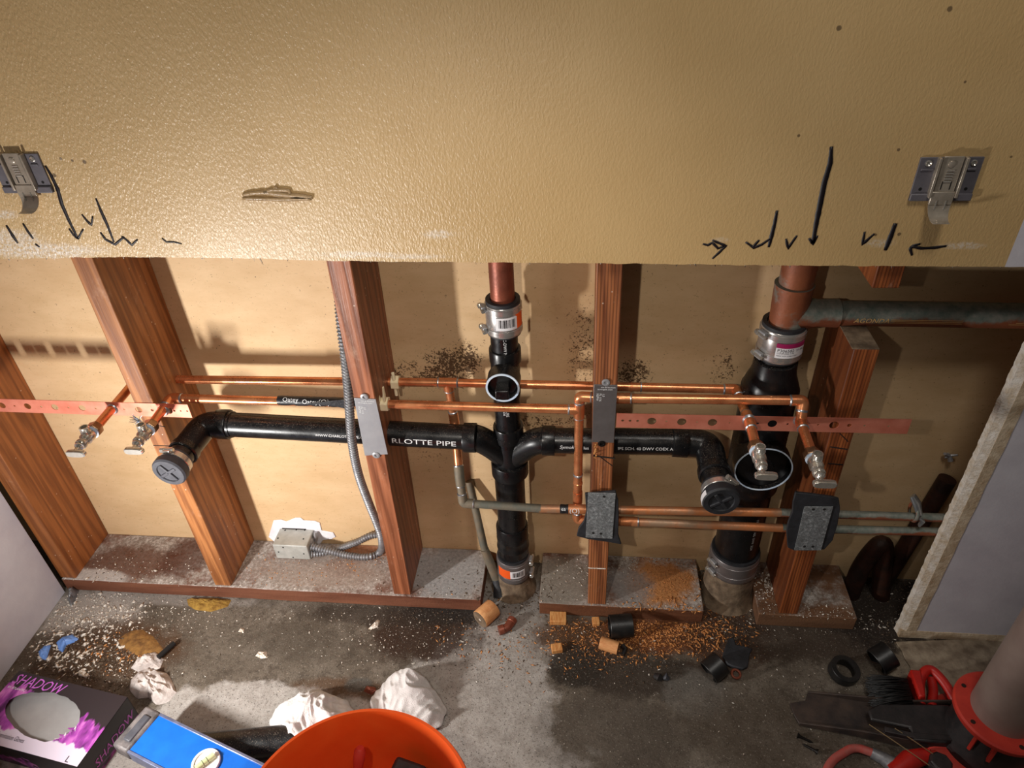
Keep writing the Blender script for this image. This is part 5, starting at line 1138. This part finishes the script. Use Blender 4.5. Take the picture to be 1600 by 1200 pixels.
def wire(a, b, lab):
    A, B_ = on_z(*a, .040), on_z(*b, .034); tag(MB().tube([A, A.lerp(B_, .5)+V((0, 0, .001)), B_], .0009, 6).build('brass_rod', M['brass']), lab, 'rod')
wire((1358, 1132), (1452, 1196), 'longer thin brass rod lying across the dustpan'); wire((1398, 1138), (1462, 1181), 'shorter thin brass rod lying across the dustpan')
rb_ = thing('red_tool_body', on_z(1410, 1196, 0), 'red plastic tool body cut by the bottom edge beside the hose', 'tool')
MB().tube([on_z(1395, 1205, .015), on_z(1420, 1188, .018), on_z(1450, 1180, .018)], [.012, .017, .013], 14).build('body', M['red'], rb_)
MB().tube([on_z(1440, 1183, .016), on_z(1462, 1176, .012)], [.008, .005], 10).build('nose', M['red_soft'], rb_)

# ------------------------------------------------------------------ loose grit
def scatter(name, mat, regs, label, cat, seed):
    rnd = random.Random(seed); m = MB()
    for px, py, sx, sy, n, s0, s1, z, flat in regs:
        for i in range(n):
            p = on_z(px+rnd.gauss(0, sx), py+rnd.gauss(0, sy), z)
            if z > .02 and not (-.002 < p.y < D-.004): continue
            if z < .02 and p.y > -.008 and (p.x < .605 or .74 < p.x < 1.085 or 1.205 < p.x < 1.4): p.z = PZ
            if p.y > D-.004 or p.x < -.374: continue
            s = s0+(s1-s0)*rnd.random()**2.2; a = rnd.random()*6.28; l = s*(1+rnd.random()*flat)
            ca, sa = math.cos(a), math.sin(a); h = s*(.25+.5*rnd.random())
            def q(u, v, w): return p+V((ca*u-sa*v, sa*u+ca*v, w))
            j = lambda: .6+.8*rnd.random()
            m.add([q(l*j(), 0, h*.3), q(0, s*.6*j(), 0), q(-l*j(), 0, h*.2), q(0, -s*.6*j(), 0), q(l*.1, s*.1, h)], [(0, 1, 4), (1, 2, 4), (2, 3, 4), (3, 0, 4), (3, 2, 1, 0)])
    return tag(m.build(name, mat, sharp=False), label, cat, kind='stuff')
scatter('plaster_crumbs', M['chip_w'], [(140, 958, 50, 24, 900, .0006, .0042, 0, .8), (110, 1010, 40, 25, 260, .0008, .006, 0, .8), (170, 1040, 45, 20, 260, .0007, .0038, 0, .6), (115, 1012, 36, 22, 45, .004, .0095, 0, .4), (150, 960, 45, 18, 30, .004, .008, 0, .4), (500, 990, 190, 40, 260, .0008, .0026, 0, .6), (240, 960, 80, 18, 220, .001, .003, 0, .6), (900, 1010, 120, 40, 170, .0008, .003, 0, 1), (1190, 930, 25, 10, 140, .0012, .005, 0, .8), (1300, 975, 70, 8, 220, .0008, .003, 0, .8), (200, 890, 60, 18, 120, .0008, .003, PZ, .6), (560, 880, 90, 20, 160, .0007, .0024, PZ, .6), (895, 880, 30, 30, 160, .0008, .003, PZ, .8), (985, 880, 14, 12, 60, .001, .003, PZ, .8), (1205, 920, 10, 20, 90, .0008, .003, PZ, .8), (850, 1120, 130, 60, 60, .0007, .002, 0, .5), (1250, 1080, 120, 60, 120, .0007, .0022, 0, .6), (1480, 1030, 60, 25, 60, .0008, .003, 0, .6), (660, 1000, 60, 25, 160, .0008, .0028, 0, .8), (1440, 930, 30, 25, 60, .0008, .003, 0, .8)], 'scattered white plaster crumbs', 'crumbs', 5)
scatter('sawdust_shavings', M['chip_o'], [(1045, 988, 42, 16, 1300, .0005, .0036, 0, 2.2), (960, 1010, 55, 18, 600, .0005, .003, 0, 2.), (1045, 905, 24, 20, 1500, .0004, .0018, PZ, 1.2), (1030, 870, 24, 5, 160, .0008, .003, PZ, 1.4), (1130, 985, 30, 25, 160, .001, .004, 0, 2.), (190, 1020, 30, 14, 160, .001, .004, 0, 1.5), (560, 870, 30, 8, 120, .0007, .002, PZ, 1.2), (790, 1010, 60, 24, 200, .0007, .003, 0, 2.), (900, 985, 40, 14, 160, .0008, .003, 0, 2.), (440, 895, 60, 16, 160, .0007, .0022, PZ, 1.)], 'orange wood shavings and sawdust', 'shavings', 6)
scatter('dark_grit', M['chip_d'], [(160, 1030, 50, 26, 1300, .0007, .0038, 0, .5), (140, 1025, 40, 20, 60, .004, .009, 0, .4), (700, 970, 80, 30, 500, .0008, .003, 0, .5), (1420, 930, 45, 40, 500, .001, .004, 0, .5), (1140, 970, 30, 22, 320, .001, .004, 0, .5), (930, 1030, 110, 30, 420, .0008, .0026, 0, .5), (800, 935, 35, 14, 260, .001, .004, 0, .5), (230, 880, 60, 18, 160, .0008, .0028, PZ, .5), (740, 1120, 130, 60, 420, .0006, .0013, 0, .3), (430, 1100, 90, 40, 180, .0006, .0013, 0, .3), (1530, 1050, 40, 25, 60, .001, .004, 0, .4)], 'scattered dark grit and rust flakes', 'grit', 7)
